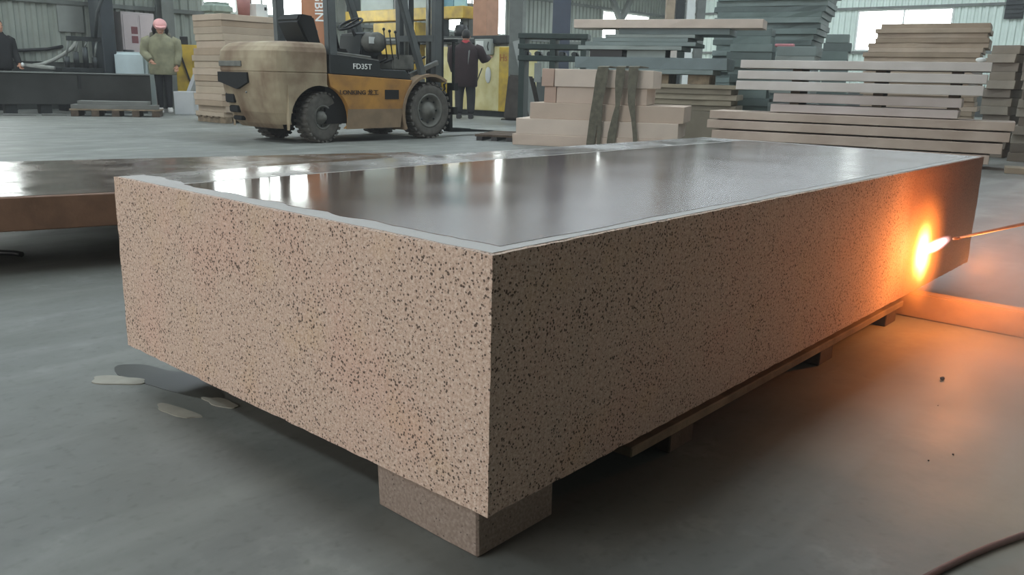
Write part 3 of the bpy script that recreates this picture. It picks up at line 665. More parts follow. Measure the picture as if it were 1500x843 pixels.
def person(label, loc, rz, s, jacket, trousers, shoe, arms, lean=0, bulk=1.0, head_tilt=0, leg=.09, hair=True, head_turn=0, hem=.80, legr=1.0):
    """faces local +x; s scales a 1.7 m figure"""
    R = thing('person', label, 'person', loc, rz)
    def S(p): return (p[0]*s, p[1]*s, p[2]*s)+tuple(p[3:])
    # one continuous body: pelvis, spine, neck, arms, legs
    P = [(0, 0, .93, .10), (.0, 0, 1.10, .10), (lean*.5, 0, 1.28, .125), (lean, 0, 1.41, .075), (lean+.01, 0, 1.50, .052),
         (0, -.085, .86, .085), (.02, -leg, .48, .055), (0, -leg, .09, .038), (0, .085, .86, .085), (.02, leg, .48, .055), (0, leg, .09, .038)]
    E_ = [(0, 1), (1, 2), (2, 3), (3, 4), (0, 5), (5, 6), (6, 7), (0, 8), (8, 9), (9, 10)]
    for a in arms:
        k = len(P); sgn, elbow, wrist = a
        P += [(lean, sgn*.15, 1.365, .042), tuple(elbow)+(.042,), tuple(wrist)+(.030,)]; E_ += [(3, k), (k, k+1), (k+1, k+2)]
    body = skin_body('body', [S(p[:3])+(p[3]*s,) for p in P], E_, M_SKIN, R)
    hx = lean+.02+head_tilt*.08; hc = Vector((hx, 0, 1.595))*s
    RH = Matrix.Rotation(head_turn, 3, 'Z') @ Matrix.Rotation(head_tilt, 3, 'Y')
    hd_ = MB().ball(hc, (.095*s, .076*s, .118*s), RH, 20, 14)
    hd_.ball(hc+RH @ Vector((.045, 0, -.075))*s, (.05*s, .05*s, .05*s), RH, 12, 8)
    head = hd_.build('head', M_SKIN, R)
    MB().add([hc+RH @ Vector(v)*s for v in ((.088, 0, .015), (.118, 0, -.028), (.086, .018, -.030), (.086, -.018, -.030))], [(0, 1, 2), (0, 3, 1), (1, 3, 2), (0, 2, 3)]).build('nose', M_SKIN, head)
    for sg in (-1, 1):
        MB().ball(hc+RH @ Vector((.083, sg*.032, .012))*s, .011*s, None, 8, 6).build('eye', M_BLACK, head)
        MB().ball(hc+RH @ Vector((0, sg*.078, -.005))*s, (.022*s, .010*s, .032*s), RH, 8, 6).build('ear', M_SKIN, head)
    MB().ball(hc+RH @ Vector((.088, 0, -.062))*s, (.010*s, .026*s, .007*s), RH, 8, 6).build('mouth', mat('lips', '8d5a4c', .6), head)
    if hair:
        h = MB(); h.ball(hc+RH @ Vector((-.016, 0, .022))*s, (.099*s, .086*s, .112*s), RH, 20, 12)
        h.build('hair', M_HAIR, R)
    # clothing over the body
    b = bulk
    jk = MB(); prof = [(hem, .135, .175), (hem+.02, .145, .19), (.95, .150, .195), (1.10, .145, .19), (1.25, .150, .205), (1.34, .140, .205), (1.40, .115, .165), (1.45, .085, .10), (1.49, .072, .078)]
    n_ = 24; vs = []
    for z_, dx_, dy_ in prof:
        t_ = max(0, min(1, (z_-1.0)/.4))*lean
        for k_ in range(n_):
            a_ = 2*PI*k_/n_; wob = 1+.035*mnoise.noise(Vector((math.cos(a_)*2, math.sin(a_)*2, z_*6)))
            vs.append((( t_+dx_*b*math.cos(a_)*wob)*s, dy_*b*math.sin(a_)*wob*s, z_*s))
    jk.add(vs, [(i*n_+k_, i*n_+(k_+1) % n_, (i+1)*n_+(k_+1) % n_, (i+1)*n_+k_) for i in range(len(prof)-1) for k_ in range(n_)], True)
    jk.add(vs[:n_], [tuple(range(n_))])
    for sgn, elbow, wrist in arms:
        sh = Vector((lean, sgn*.14*b, 1.37)); s2_ = Vector((lean, sgn*.205*b, 1.33)); e_ = Vector(elbow); w_ = Vector(wrist); path = [sh, s2_, s2_.lerp(e_, .5), e_, e_.lerp(w_, .45), e_.lerp(w_, .92)]
        jk.tube([p*s for p in path], [r_*b*s for r_ in (.07, .082, .074, .066, .058, .048)], 14)
    jk.build('jacket', jacket, R)
    T = [(0, 0, 1.0, .125), (0, -.08, .84, .10*legr), (.02, -leg, .48, .073*legr), (0, -leg, .08, .058*legr), (0, .08, .84, .10*legr), (.02, leg, .48, .073*legr), (0, leg, .08, .058*legr)]
    skin_body('trousers', [S(p[:3])+(p[3]*s,) for p in T], [(0, 1), (1, 2), (2, 3), (0, 4), (4, 5), (5, 6)], trousers, R)
    for sg in (-1, 1):
        f = MB().prism([(-.09, 0), (.17, 0), (.175, .03), (.08, .075), (.03, .10), (-.08, .10)], sg*leg-.045, sg*leg+.045, 'y'); f.v = [(x*s, y*s, z*s) for x, y, z in f.v]; f.build('shoe', shoe, R, .012, 2)
    for sgn, elbow, wrist in arms:
        d = Vector(wrist)-Vector(elbow); hand(Vector(wrist)*s-d.normalized()*.02, d, Vector((0, 1, 0)) if abs(d.normalized().y) < .7 else Vector((1, 0, 0)), M_SKIN, R)
    return R, hc, RH
CAMDIR = lambda p: math.atan2(-p.y, -p.x)
# woman with the pink cap
pw = D(242, 150, 16.6); pw.z = 0
M_OLIVE = mat('olive_jacket', '8d8b70', .85, 0, .3, 8, .3, 20); M_BTR = mat('black_trousers', '17181b', .8, 0, .3, 10); M_WSHOE = mat('white_shoe', 'c9c7c2', .6)
R, hc, RH = person('person in pink cap, olive padded jacket and black trousers looking down', pw, CAMDIR(pw)+.05, .985, M_OLIVE, M_BTR, M_WSHOE,
    [(-1, (.02, -.31, 1.13), (.20, -.20, .97)), (1, (.0, .29, 1.12), (.10, .25, .88))], lean=.05, bulk=1.3, head_tilt=.30, leg=.085, hem=.72)
M_PINK = mat('pink_cap', 'dba3a0', .8, 0, .1, 10)
cp = MB().ball(hc+RH @ Vector((-.005, 0, .058)), (.130, .122, .108), RH, 20, 10); cp.build('cap', M_PINK, R)
cpb = MB().prism([(.06, -.09), (.18, -.085), (.23, 0), (.18, .085), (.06, .09)], .050, .064, 'z'); cpb.v = [tuple(hc+RH @ Vector(v)) for v in cpb.v]; cpb.build('cap_brim', M_PINK, R)
for sg in (-1, 1): MB().tube([hc+RH @ Vector((.0, sg*.095, .05)), hc+RH @ Vector((-.01, sg*.115, -.04)), hc+RH @ Vector((.0, sg*.105, -.14))], [.03, .04, .02], 8).build('hair_lock', M_HAIR, R)
hd2 = MB().tube([(.02, -.15, 1.37), (-.06, -.14, 1.43), (-.10, 0, 1.46), (-.06, .14, 1.43), (.02, .15, 1.37)], [.05, .065, .075, .065, .05], 10); hd2.build('hood_collar', mat('hood_fur', '6a675a', .9, 0, .3, 60), R)
# man at the machine, back to the camera
pm = D(681, 150, 17.2); pm.z = 0
M_MAROON = mat('dark_work_jacket', '2b1a1c', .85, 0, .3, 8, .2, 20); M_DTR = mat('dark_apron_trousers', '2e2f30', .85, 0, .3, 8)
R, hc, RH = person('person in dark jacket with red collar working at the yellow machine', pm, CAMDIR(pm)+PI-.12, 1.0, M_MAROON, M_DTR, M_BLACK,
    [(-1, (.10, -.36, 1.16), (.36, -.42, 1.20)), (1, (.05, .28, 1.12), (.12, .24, .90))], lean=.06, bulk=1.3, head_tilt=.2, leg=.12, hem=.62, legr=1.35)
MB().lathe([(.075, 1.40), (.098, 1.43), (.088, 1.50), (.068, 1.53)], 18, Matrix.Translation((.045, 0, -.015))).build('red_collar', mat('red_collar', 'b23a40', .8), R)
MB().tube([(.0, -.10, 1.40), (-.135, -.09, 1.30), (-.155, -.07, 1.05), (-.12, -.06, .90)], .016, 6).build('grey_strap', M_GREY, R)
# man at the left edge
pl = D(9, 150, 15.9); pl.z = 0
R, hc, RH = person('person in black top at the far left edge behind the dark slab', pl, CAMDIR(pl)+.5, .94, mat('black_top', '191b1c', .85, 0, .25, 8), M_BTR, M_BLACK,
    [(-1, (.02, -.27, 1.13), (.14, -.22, .88)), (1, (.0, .27, 1.12), (.20, .24, .88))], bulk=1.1)
MB().ball((.25, .24, .83), (.035, .03, .04), None, 10, 8).build('white_glove', M_WHITE, R)
# ------------------------------------------------------------------ things along the left wall
# long dark slab on edge
pa = G(-60, 167.5); pb = G(224, 166.5); ang = math.atan2(pb.y-pa.y, pb.x-pa.x); ln = math.hypot(pb.x-pa.x, pb.y-pa.y)
M_DSLAB = mat('dark_polished_stone', '363735', .35, 0, .3, 2, col2='262725')
ds = thing('saw_bed', 'long dark stone bed standing along the left wall', 'stone bed', (pa.x, pa.y, 0), ang)
MB().box(0, ln, 0, .42, .16, .69).build('bed_body', M_DSLAB, ds, .01, 1); MB().box(0, ln, -.02, .44, .69, .715).build('bed_rim', M_GREY, ds, .004, 1)
for k in range(6): MB().box(.15+k*(ln-.4)/5, .33+k*(ln-.4)/5, .06, .38, 0, .16).build('bed_foot', M_STEEL, ds)
MB().box(ln*.60, ln*.615, -.03, -.02, .44, .66).build('drip_mark', M_BLACK, ds)
# low pallet with thin slabs in front of it
pa = G(104, 170.5); pb = G(234, 172); ang = math.atan2(pb.y-pa.y, pb.x-pa.x); ln = math.hypot(pb.x-pa.x, pb.y-pa.y)
pp = thing('pallet', 'low grey pallet in front of the long dark bed', 'pallet', (pa.x, pa.y, 0), ang)
for k in range(5): MB().box(k*(ln-.12)/4, .12+k*(ln-.12)/4, .0, .5, 0, .10).build('pallet_block', M_DWOOD, pp, .004, 1)
for k in range(5): MB().box(-.02, ln+.02, .0+k*.10, .08+k*.10, .10, .125).build('deck_board', M_WOOD, pp, .003, 1)
M_GSL = mat('grey_slab', '6f706b', .8, 0, .2, 3)
ev = Vector((math.cos(ang), math.sin(ang), 0)); nv = Vector((-ev.y, ev.x, 0))
q = pa+nv*.05; slab('stone_slab', 'lower thin grey slab lying on the low pallet', 'stone slab', 'slabs on the low pallet', q.x, q.y, .125, ln*.97, .42, .07, ang, M_GSL)
q = pa+nv*.08+ev*.1; slab('stone_slab', 'upper thin grey slab lying on the low pallet', 'stone slab', 'slabs on the low pallet', q.x, q.y, .195, ln*.80, .36, .06, ang, M_GSL)
# flat offcuts on the floor at far left
for k, (x, l_) in enumerate(((4, .8), (62, .6))):
    q = G(x, 170); slab('stone_offcut', ('flat pale offcut on the floor at the far left', 'flat pale offcut on the floor beside the low pallet')[k], 'stone offcut', None, q.x, q.y, 0, l_*.6, .12, .035, -.3, M_GSL)
# polishing machine with column, hanging board, hoses
def wp(px, py, y): return hit(px, py, 1, y)
c0 = wp(156, 100, 17.1)
pmch = thing('polishing_machine', 'dark blue-black polishing machine column against the left wall', 'machine', (c0.x, c0.y, 0))
MB().box(-.14, .12, -.25, .25, 0, 2.5).build('column', mat('blue_black_paint', '2b3236', .55, 0, .3, 4), pmch, .015, 1)
MB().box(-.9, -.14, -.2, .25, .72, .80).build('table', M_STEEL, pmch, .006, 1); MB().box(-.88, -.16, -.15, .2, 0, .72).build('pedestal', M_BLACK, pmch, .01, 1)
for k in range(4):
    MB().tube([(-.78+k*.17, -.15, .80), (-.78+k*.17, -.15, 1.0+.09*(k % 3))], .05, 10).build('motor', M_STEEL, pmch)
    MB().tube([(-.78+k*.17, -.15, 1.0+.09*(k % 3)), (-.72+k*.17, -.15, 1.30)], .02, 8).build('rod', M_GREY, pmch)
MB().bar((-.75, -.15, 1.33), (-.10, -.15, 1.33), .06, .08).build('arm', M_STEEL, pmch)
MB().tube([(-.25, -.22, 1.35), (-.20, -.25, 1.8), (.02, -.27, 2.3), (.03, -.27, 2.5)], .03, 8).build('feed_hose', M_STEEL, pmch)
b0 = wp(92, 46, 17.75); b1 = wp(130, 46, 17.75); zt = wp(110, 5, 17.75).z
tag(MB().box(0, b1.x-b0.x, 0, .03, 0, zt-b0.z).build('notice_board', mat('pale_board', '8a8e88', .7, 0, .12, 4), None, .004, 1, loc=(b0.x, 17.934, b0.z)), 'plain grey sheet metal board hung on the left wall', 'board')
hs = [wp(x, y, 17.5) for x, y in ((112, 62), (104, 72), (92, 80), (78, 88), (62, 94), (48, 96), (36, 95))]
MB().tube([p-Vector((c0.x, c0.y, 0)) for p in hs+[wp(80, 100, 17.1)]], .035, 10).build('slack_hose', mat('pale_pipe', '9a9c94', .6, 0, .2, 10), pmch)
hs = [wp(x, y, 17.93) for x, y in ((0, 72), (30, 74), (70, 72), (92, 68))]
tag(MB().tube(hs, .03, 8).build('wall_cable', M_BLACK), 'black cable strung along the left wall', 'cable')
# plastic tank, cabinet with notices
t0 = D(168, 110, 16.6); t1 = D(215, 110, 16.6); wd = (t1-t0).length; aa = math.atan2(t1.y-t0.y, t1.x-t0.x)
M_TANK = mat('pale_blue_plastic', 'b7c6c8', .45, 0, .1, 5)
tk = thing('plastic_tank', 'pale blue plastic water tank behind the dark bed', 'tank', (t0.x, t0.y, 0), aa)
MB().box(0, wd, 0, .42, 0, D(190, 76, 16.6).z).build('tank_body', M_TANK, tk, .05, 3); MB().lathe([(.10, 0), (.10, .04), (.001, .04)], 18, Matrix.Translation((wd*.35, .21, D(190, 76, 16.6).z))).build('tank_cap', M_BLACK, tk)
c0 = wp(176, 75, 17.6); c1 = wp(224, 75, 17.6); zt = wp(200, 19, 17.6).z
cb = thing('notice_cabinet', 'pinkish white cabinet with faded red notices by the left wall', 'cabinet', (c0.x, 17.45, 0))
cwd = c1.x-c0.x
MB().box(0, cwd, 0, .35, 0, zt).build('cabinet_body', mat('pinkish_cabinet', 'b3a9a8', .6, 0, .1, 4), cb, .008, 1)
for k in range(2): d_ = MB().box(.03+k*cwd*.5, cwd*.5-.02+k*cwd*.5, -.015, 0, .1, zt-.05).build('cabinet_door', mat('pinkish_door', 'b9adac', .6, 0, .1, 4), cb, .004, 1)
M_RMARK = mat('faded_red_mark', '7d4a4c', .7)
for k, (x, z0, z1) in enumerate(((cwd*.27, zt-.42, zt-.28), (cwd*.27, zt-.60, zt-.46))):
    MB().box(x, x+.13, -.02, -.015, z0, z1).build('red_notice', M_RMARK, cb)
for k in range(3): MB().box(cwd*.62+k*.1, cwd*.66+k*.1, -.02, -.015, zt-.62, zt-.54).build('small_mark', mat('grey_mark', '7f7a86', .7), cb)
# yellow hopper machine and leaning white slabs beside the woman
h0 = D(276, 130, 17.4)
hm = thing('yellow_hopper', 'small yellow hopper machine between the pink-capped person and slab stack', 'machine', (h0.x, h0.y, 0), CAMDIR(h0)+PI)
zt = D(278, 66, 17.4).z
MB().box(-.2, .25, -.30, .20, 0, zt).build('hopper_body', M_YEL, hm, .02, 2); MB().box(-.1, .15, -.05, .1, zt, zt+.16).build('hopper_cap', M_BLACK, hm, .01, 1)
MB().bar((-.22, -.08, .45), (-.22, .12, zt-.12), .04, .03).build('yellow_lever', M_BLACK, hm)
MB().box(-.26, -.2, -.30, -.12, .5, zt-.15).build('hopper_door', M_YEL, hm, .02, 1)
w0 = D(252, 160, 15.9); aa = math.atan2(HEAD.y, HEAD.x)-PI/2
tag(rough_slab(.36, .35, .42, .008, .1).build('white_stone_block', mat('white_stone', 'b4b6b6', .7, 0, .1, 4), bevel=.006, seg=1, loc=(w0.x+.05, w0.y+.0, 0), rz=aa), 'pale grey stone block on the floor beside the beige slab stack', 'stone block')
w1 = D(262, 160, 16.7)
ls = MB(); T = Matrix.Rotation(.42, 4, 'Y'); ls.box(0, .07, -.0, .30, 0, 1.0); ls.v = [tuple(T @ Vector(v)) for v in ls.v]; zz = min(v[2] for v in ls.v); ls.v = [(a, b, c-zz) for a, b, c in ls.v]
tag(ls.build('leaning_slab', MATS['white_stone'], bevel=.004, seg=1, loc=(w1.x, w1.y, 0), rz=aa), 'pale slab leaning at a slant beside the beige slab stack', 'stone slab')
# beige slab stack on pallet
M_BE = [mat('beige_slab_%d' % k, c, .8, 0, .15, 3, .1, 60) for k, c in enumerate(('b5a48f', 'ab9a86', 'a7937d', 'bba894'))]
X_, Y_ = 7.08, 12.22
sp = thing('pallet', 'timber pallet under the tall beige slab stack', 'pallet', (X_, Y_, 0))
for k in range(3): MB().box(.02+k*.42, .14+k*.42, .03, .88, 0, .08).build('runner', M_WOOD, sp, .003, 1)
for k in range(5): MB().box(0, 1.0, .03+k*.185, .15+k*.185, .08, .10).build('deck_board', M_WOOD, sp, .003, 1)
z = .10; hs_ = [.075, .10, .09, .11, .12, .085, .10, .115, .11, .10, .115, .12, .11, .115, .10, .10]; tot = sum(hs_); hs_ = [h*(1.66-.10)/tot for h in hs_]
for k, h in enumerate(hs_):
    r = 15-k; ox = random.uniform(-.03, .03)+(.05 if k > 9 else 0); oy = random.uniform(-.03, .03)
    slab('stone_slab', 'beige slab, %s in the tall stack behind the forklift' % ORD[r], 'stone slab', 'beige slabs in the tall stack', X_+ox, Y_+oy+.03, z, .95, .86, h-.002, 0, M_BE[k % 4], .012); z += h
ztop = z
pA = hit(330, 12, 1, 12.6); pB = hit(362, 12, 1, 12.6); pC = hit(383, 12, 1, 12.6)
tag(MB().box(-.2, .2, -.15, .25, 0, .20).build('grey_green_sack', mat('sack_green', '8e9d92', .8, 0, .2, 6, .3, 12), None, .06, 3, loc=(pA.x, pA.y+.2, ztop)), 'grey-green sack lying on top of the tall beige stack', 'sack')
tag(MB().lathe([(.001, 0), (.09, 0), (.11, .30), (.10, .30), (.001, .29)], 20).build('red_bucket', mat('faded_red', '9d6a63', .7, 0, .2, 6), loc=(pB.x, pB.y+.1, ztop)), 'faded red bucket on top of the tall beige stack', 'bucket')
cx = thing('white_carton', 'white carton with dark hole on top of the tall beige stack', 'carton', (pC.x, pC.y+.1, ztop)); MB().box(-.11, .11, -.12, .12, 0, .22).build('carton_body', M_WHITE, cx, .008, 1); MB().box(.04, .08, -.125, -.12, .12, .17).build('carton_hole', M_BLACK, cx)

# ------------------------------------------------------------------ machinery behind the forklift
# orange upright with vertical white lettering
o0 = D(463, 60, 16.0)
op = thing('orange_machine_post', 'orange machine upright with white vertical lettering behind the forklift', 'machine', (o0.x, o0.y, 0), -.05+math.atan2(HEAD.y, HEAD.x)-PI/2)
MB().box(-.26, .26, 0, .4, 0, 3.2).build('upright', mat('faded_orange', 'b47a55', .6, 0, .25, 3), op, .01, 1)
ROT_V = ROT_Y @ Matrix.Rotation(-PI/2, 3, 'Z')
text('upright_letters', 'NGBIN', op, (.0, -.004, 2.40), ROT_V, .22, M_LETW, .003)
MB().box(-.40, -.26, .05, .35, 1.2, 1.7).build('gear_box', M_BLACK, op, .02, 2)
# grey corrugated panel glimpsed beside the seat
o1 = D(425, 60, 15.0); wdm = .6
gp = thing('ribbed_panel', 'white ribbed panel glimpsed between forklift post and seat', 'panel', (o1.x, o1.y, 0), math.atan2(HEAD.y, HEAD.x)-PI/2)
for k in range(4): MB().box(-.12+k*.12, -.03+k*.12, 0, .06, 0, 1.55).build('rib', M_WHITE, gp, .006, 1)
MB().box(-.14, .45, .06, .12, 0, 1.53).build('panel_sheet', M_GREY, gp)
# long yellow bridge machine
BRX, BRY = 13.55, 12.05
br = thing('bridge_saw', 'long yellow bridge saw with control panel behind the forklift', 'machine', (BRX, BRY, 0))
L_ = 5.2
zf = hit(715, 68, 0, BRX).z
MB().box(0, .9, 0, 2.6, .12, zf).build('cabinet', M_YEL2, br, .015, 2)
MB().box(-.03, 0, .02, .28, .12, zf-.02).build('corner_panel', M_YEL, br, .006, 1)
MB().box(.05, .85, .05, 2.55, 0, .12).build('plinth', M_STEEL, br)
MB().box(-.01, .5, 2.9, 4.4, .75, hit(505, 36, 0, BRX).z).build('far_cabinet', M_YEL, br, .015, 2)
zb0 = hit(600, 30, 0, BRX+.2).z; zb1 = hit(600, 13, 0, BRX+.2).z
yb_ = hit(683, 20, 0, BRX+.2).y-BRY
MB().box(.1, .45, yb_, 5.6, zb0, zb1).build('bridge_beam', M_YEL, br, .01, 1)
MB().box(-.05, .60, .05, 5.6, zf+.06, zf+.22).build('guide_rail', M_STEEL, br, .01, 1); MB().box(-.06, -.05, 1.0, 5.6, zf+.15, zf+.18).build('rail_edge', M_CHROME, br)
for k in range(7): MB().box(.05, .35, .12+k*.36, .34+k*.36, zf+.002, zf+.055).build('rail_spacer', M_WHITE if k % 2 else M_GREY, br)
for k, (y, wd, c) in enumerate(((yb_+.02, .36, 'pale_blue'), (yb_+.40, .30, 'sky_blue'), (yb_+.95, .9, 'cool_white'), (yb_+1.98, .40, 'near_black'), (yb_+2.42, 1.2, 'cool_grey'))):
    m = {'pale_blue': mat('pale_blue_panel', '9cc6cc', .5, 0, .1), 'sky_blue': mat('sky_blue_panel', '6f9fb0', .5, 0, .1), 'cool_white': mat('cool_white_panel', 'a6b0aa', .5, 0, .1), 'near_black': M_BLACK, 'cool_grey': mat('cool_grey_panel', '84908c', .5, 0, .1)}[c]
    MB().box(.2, .26, y, y+wd, zb1+.002, zb1+1.0).build('guard_panel', m, br, .004, 1)
for y in (yb_+.75, 5.40): MB().box(.12, .42, y, y+.16, zf+.22, 2.9).build('bridge_leg', M_STEEL, br)
a = hit(697, 80, 0, BRX-.08); b = hit(721, 57, 0, BRX-.08)
cpn = MB().box(-.12, -.02, b.y-BRY, a.y-BRY, a.z, b.z).build('control_box', mat('light_grey_box', '9aa09a', .5, 0, .1), br, .006, 1)
wy = a.y-b.y
MB().box(-.125, -.12, wy*.45+b.y-BRY, wy*.93+b.y-BRY, a.z+.10, b.z-.04).build('control_screen', M_WHITE, cpn)
for k in range(4): MB().ball((-.125, wy*(.5+.11*k)+b.y-BRY, a.z+.06), .022, None, 8, 6).build('control_button', M_BLACK if k % 2 else mat('red_button', 'a03030', .4), cpn)
MB().tube([(-.12, wy*.15+b.y-BRY, a.z+.08), (-.15, wy*.15+b.y-BRY, (a.z+b.z)/2), (-.12, wy*.15+b.y-BRY, b.z-.06)], .012, 6).build('control_handle', M_BLACK, cpn)
text('red_letters', 'Hs', br, (-.034, .26, zf-.30), ROT_X, .20, mat('red_letters', 'a86a2c', .6), .002)
pt = hit(714, 110, 0, BRX-.03); MB().ball((-.01, pt.y-BRY, pt.z), (.02, .085, .17), None, 16, 10).build('white_bag', M_WHITE, br)
for (x0, y0, x1, y1) in ((706, 100, 690, 142),): p0 = hit(x0, y0, 0, BRX-.1); p1 = hit(x1, y1, 0, BRX-.1); MB().tube([(-.10, p0.y-BRY, p0.z), (-.10, p1.y-BRY, p1.z)], .012, 6).build('rod', M_BLACK, br)
# orange-brown carton stack and dark motor on the bridge saw rail
q = hit(708, 45, 0, BRX+.3)
tag(MB().box(-.2, .2, -.22, .18, 0, .95).build('brown_carton', mat('brown_carton', 'b88b70', .7, 0, .15, 5), None, .01, 1, loc=(BRX+.3, q.y-.05, zf+.22)), 'tall brown carton standing on the yellow bridge saw rail', 'carton')
q = hit(690, 30, 0, BRX+.45)
tag(MB().box(-.13, .13, -.13, .13, 0, .72).build('grey_motor_box', M_GREY, None, .02, 2, loc=(BRX+.46, q.y+.1, zf+.22)), 'grey box on the yellow bridge saw rail beside the brown carton', 'box')
q = hit(675, 40, 0, BRX+.1); mo = thing('lamp_motor', 'dark rounded motor on the rail above the working person', 'motor', (BRX+.12, q.y, zf+.22))
MB().lathe([(.001, 0), (.15, 0), (.165, .10), (.12, .24), (.001, .26)], 20).build('motor_housing', M_BLACK, mo); MB().tube([(0, 0, .25), (0, 0, .32)], .04, 8).build('motor_cap', M_STEEL, mo)
# free-standing steel posts
for k, (px, d, wd, lab) in enumerate(((753, 17.2, .25, 'grey steel post with dark guard right of the yellow bridge saw'), (818, 22.0, .44, 'paired dark steel post further back right of the grey post'))):
    p = D(px, 150, d); po = thing('steel_post', lab, 'post', (p.x, p.y, 0), math.atan2(HEAD.y, HEAD.x)-PI/2)
    MB().box(-wd/2, wd/2, -.12, -.09, .02, HZ-.52).box(-wd/2, wd/2, .09, .12, .02, HZ-.52).box(-.02, .02, -.09, .09, .02, HZ-.52).build('post_section', M_GREY if k == 0 else mat('navy_steel', '3b4250', .55, 0, .2, 4), po)
    MB().box(-wd, wd, -.2, .2, 0, .02).build('base_plate', M_STEEL, po)
    if k == 0: MB().prism([(-.20, .02), (.42, .02), (.50, .35), (.38, .85), (-.12, .88)], -.30, -.125, 'y').build('post_guard', mat('rusty_guard', '57504a', .8, .2, .4, 5), po, .03, 2)
a = D(783, 160, 16.4); b = D(757, 60, 16.75)
lb = MB().bar((0, 0, .05), (b.x-a.x, b.y-a.y, b.z), .16, .06, (HEAD.x, HEAD.y, 0)); tag(lb.build('leaning_channel', mat('pale_channel', '8c8f8a', .6, .2, .15, 5), None, loc=(a.x, a.y, 0)), 'pale steel channel leaning against the grey post', 'steel channel')
# dark steel mats on the floor near the forks
q = G(728, 207); fm = thing('slatted_skid', 'dark slatted steel skid on the floor between forklift and stone stack', 'skid', (q.x, q.y, 0), math.atan2(HEAD.y, HEAD.x)-PI/2-.25)
for k in range(5): MB().box(-.30, .25, .0+k*.2, .13+k*.2, .05, .08).build('skid_slat', M_DWOOD, fm, .004, 1)
for k in range(3): MB().box(-.28+k*.2, -.2+k*.2, 0, .95, 0, .05).build('skid_runner', M_BLACK, fm)
# dark green rack
q = D(808, 100, 15.4); rk = thing('roller_rack', 'dark green steel rack behind the strapped stone stack', 'rack', (q.x, q.y, 0), math.atan2(HEAD.y, HEAD.x)-PI/2-.2)
for z in (1.50, 1.32, 1.12): MB().box(-.62, .62, 0, .5, z, z+.09).build('rack_beam', M_GREEN, rk, .008, 1)
for x in (-.6, -.05, .5): MB().box(x, x+.1, .02, .48, 0, 1.5).build('rack_leg', M_GREEN, rk)
for k in range(5): MB().tube([(-.5+k*.22, .03, 1.24), (-.5+k*.22, .47, 1.24)], .045, 10).build('roller', M_STEEL, rk)
MB().box(-.30, -.18, -.06, -.02, .75, 1.08).build('rack_plate', M_CONC, rk)

# ------------------------------------------------------------------ strapped stone stack
SF = Front(760, 10.55, 1000, 10.0)
def fslab(F, name, label, cat, group, pl, pr, z0, z1, dep, m, back=0, jag=.012, py=150):
    u0, u1 = F.u(pl, py), F.u(pr, py); q = F.a+F.e*u0+F.n*back
    return slab(name, label, cat, group, q.x, q.y, z0, u1-u0, dep, z1-z0-.001, F.ang, m, jag)
M_ST = [mat('pink_stone_%d' % k, c, .8, 0, .12, 3, .12, 60) for k, c in enumerate(('c3b0a0', 'cabaab', 'bba897'))]
rows = [(752, 985, 0, .135, 1.0, 0), (756, 996, .135, .335, .95, .02), (775, 1003, .335, .535, .95, .05), (809, 945, .535, .725, .8, .10), (808, 954, .725, .925, .8, .08)]
rows[1] = (756, 996, .135, .325, .95, .02); rows[2] = (775, 1003, .325, .52, .95, .05); rows[3] = (812, 945, .52, .715, .8, .10); rows[4] = (809, 954, .715, .925, .8, .08)
rl = ['bottom pink stone block under the straps', 'wide pink stone block second from the bottom under the straps', 'wide pink stone block in the middle of the strapped stack', 'shorter pink stone block second from top under the straps', 'top pink stone block directly under the straps']
for k, (a, b, z0, z1, dp, bk) in enumerate(rows): fslab(SF, 'stone_block', rl[k], 'stone block', 'blocks in the strapped stack', a, b, z0, z1, dp, M_ST[k % 3], bk)
for k, (a, b, z0, z1, bk) in enumerate(((790, 808.2, .715, .925, .08), (794, 811.2, .52, .715, .10))):
    fslab(SF, 'stone_block', ('short reddish end block at the top left of the strapped stack', 'short reddish end block second from top left of the strapped stack')[k], 'stone block', 'blocks in the strapped stack', a, b, z0, z1, .8, mat('reddish_stone', 'b59b8b', .8, 0, .15, 3), bk)
M_SLING = mat('olive_webbing', '6a6658', .9, 0, .3, 20, .3, 90)
def sling(label, pts, wds, lift):
    mb = MB(); n = len(pts); vs = []
    for (px, py), wpx in zip(pts, wds):
        off = lift
        for s in (-.5, .5):
            p = SF.pt(px+s*wpx, py) - SF.n*off; vs.append(p)
    back = [v - SF.n*.012 for v in vs]; k = len(vs)
    tot = vs+back; fs = []
    for i in range(n-1):
        a, b, c, d = 2*i, 2*i+1, 2*i+3, 2*i+2
        fs += [(a, b, c, d), (d+k, c+k, b+k, a+k), (a, d, d+k, a+k), (b, b+k, c+k, c)]
    fs += [(0, k, k+1, 1), (k-2, k-1, 2*k-1, 2*k-2)]
    mb.add(tot, fs)
    # the run over the top of the stack
    t0 = vs[0]; t1 = vs[1]; top = []
    for s_, dz in ((0, 0), (.09, .012), (.45, .012), (.88, .012)):
        for v in (t0, t1): top.append(Vector((v.x, v.y, max(v.z, .93)+dz))+SF.n*(s_-.012 if s_ else 0))
    k2 = len(top); tb = [v+Vector((0, 0, -.010)) for v in top]; fs = []
    for i in range(3):
        a, b, c, d = 2*i, 2*i+1, 2*i+3, 2*i+2; fs += [(a, b, c, d), (d+k2, c+k2, b+k2, a+k2), (a, d, d+k2, a+k2), (b, b+k2, c+k2, c)]
    mb.add(top+tb, fs)
    return tag(mb.build('lifting_sling', M_SLING), label, 'strap', 'slings over the stone stack')
wide_ = sling('widest olive lifting strap at the left of the draped straps', [(884, 98), (881, 110), (876, 140), (871, 170), (866, 205), (864, 222)], [15, 15, 13, 13, 12, 12], .015)
tl = sling('narrow loose tail', [(890, 98), (886, 125), (881, 150), (879, 180), (877, 215)], [5, 6, 5, 6, 5], .030)
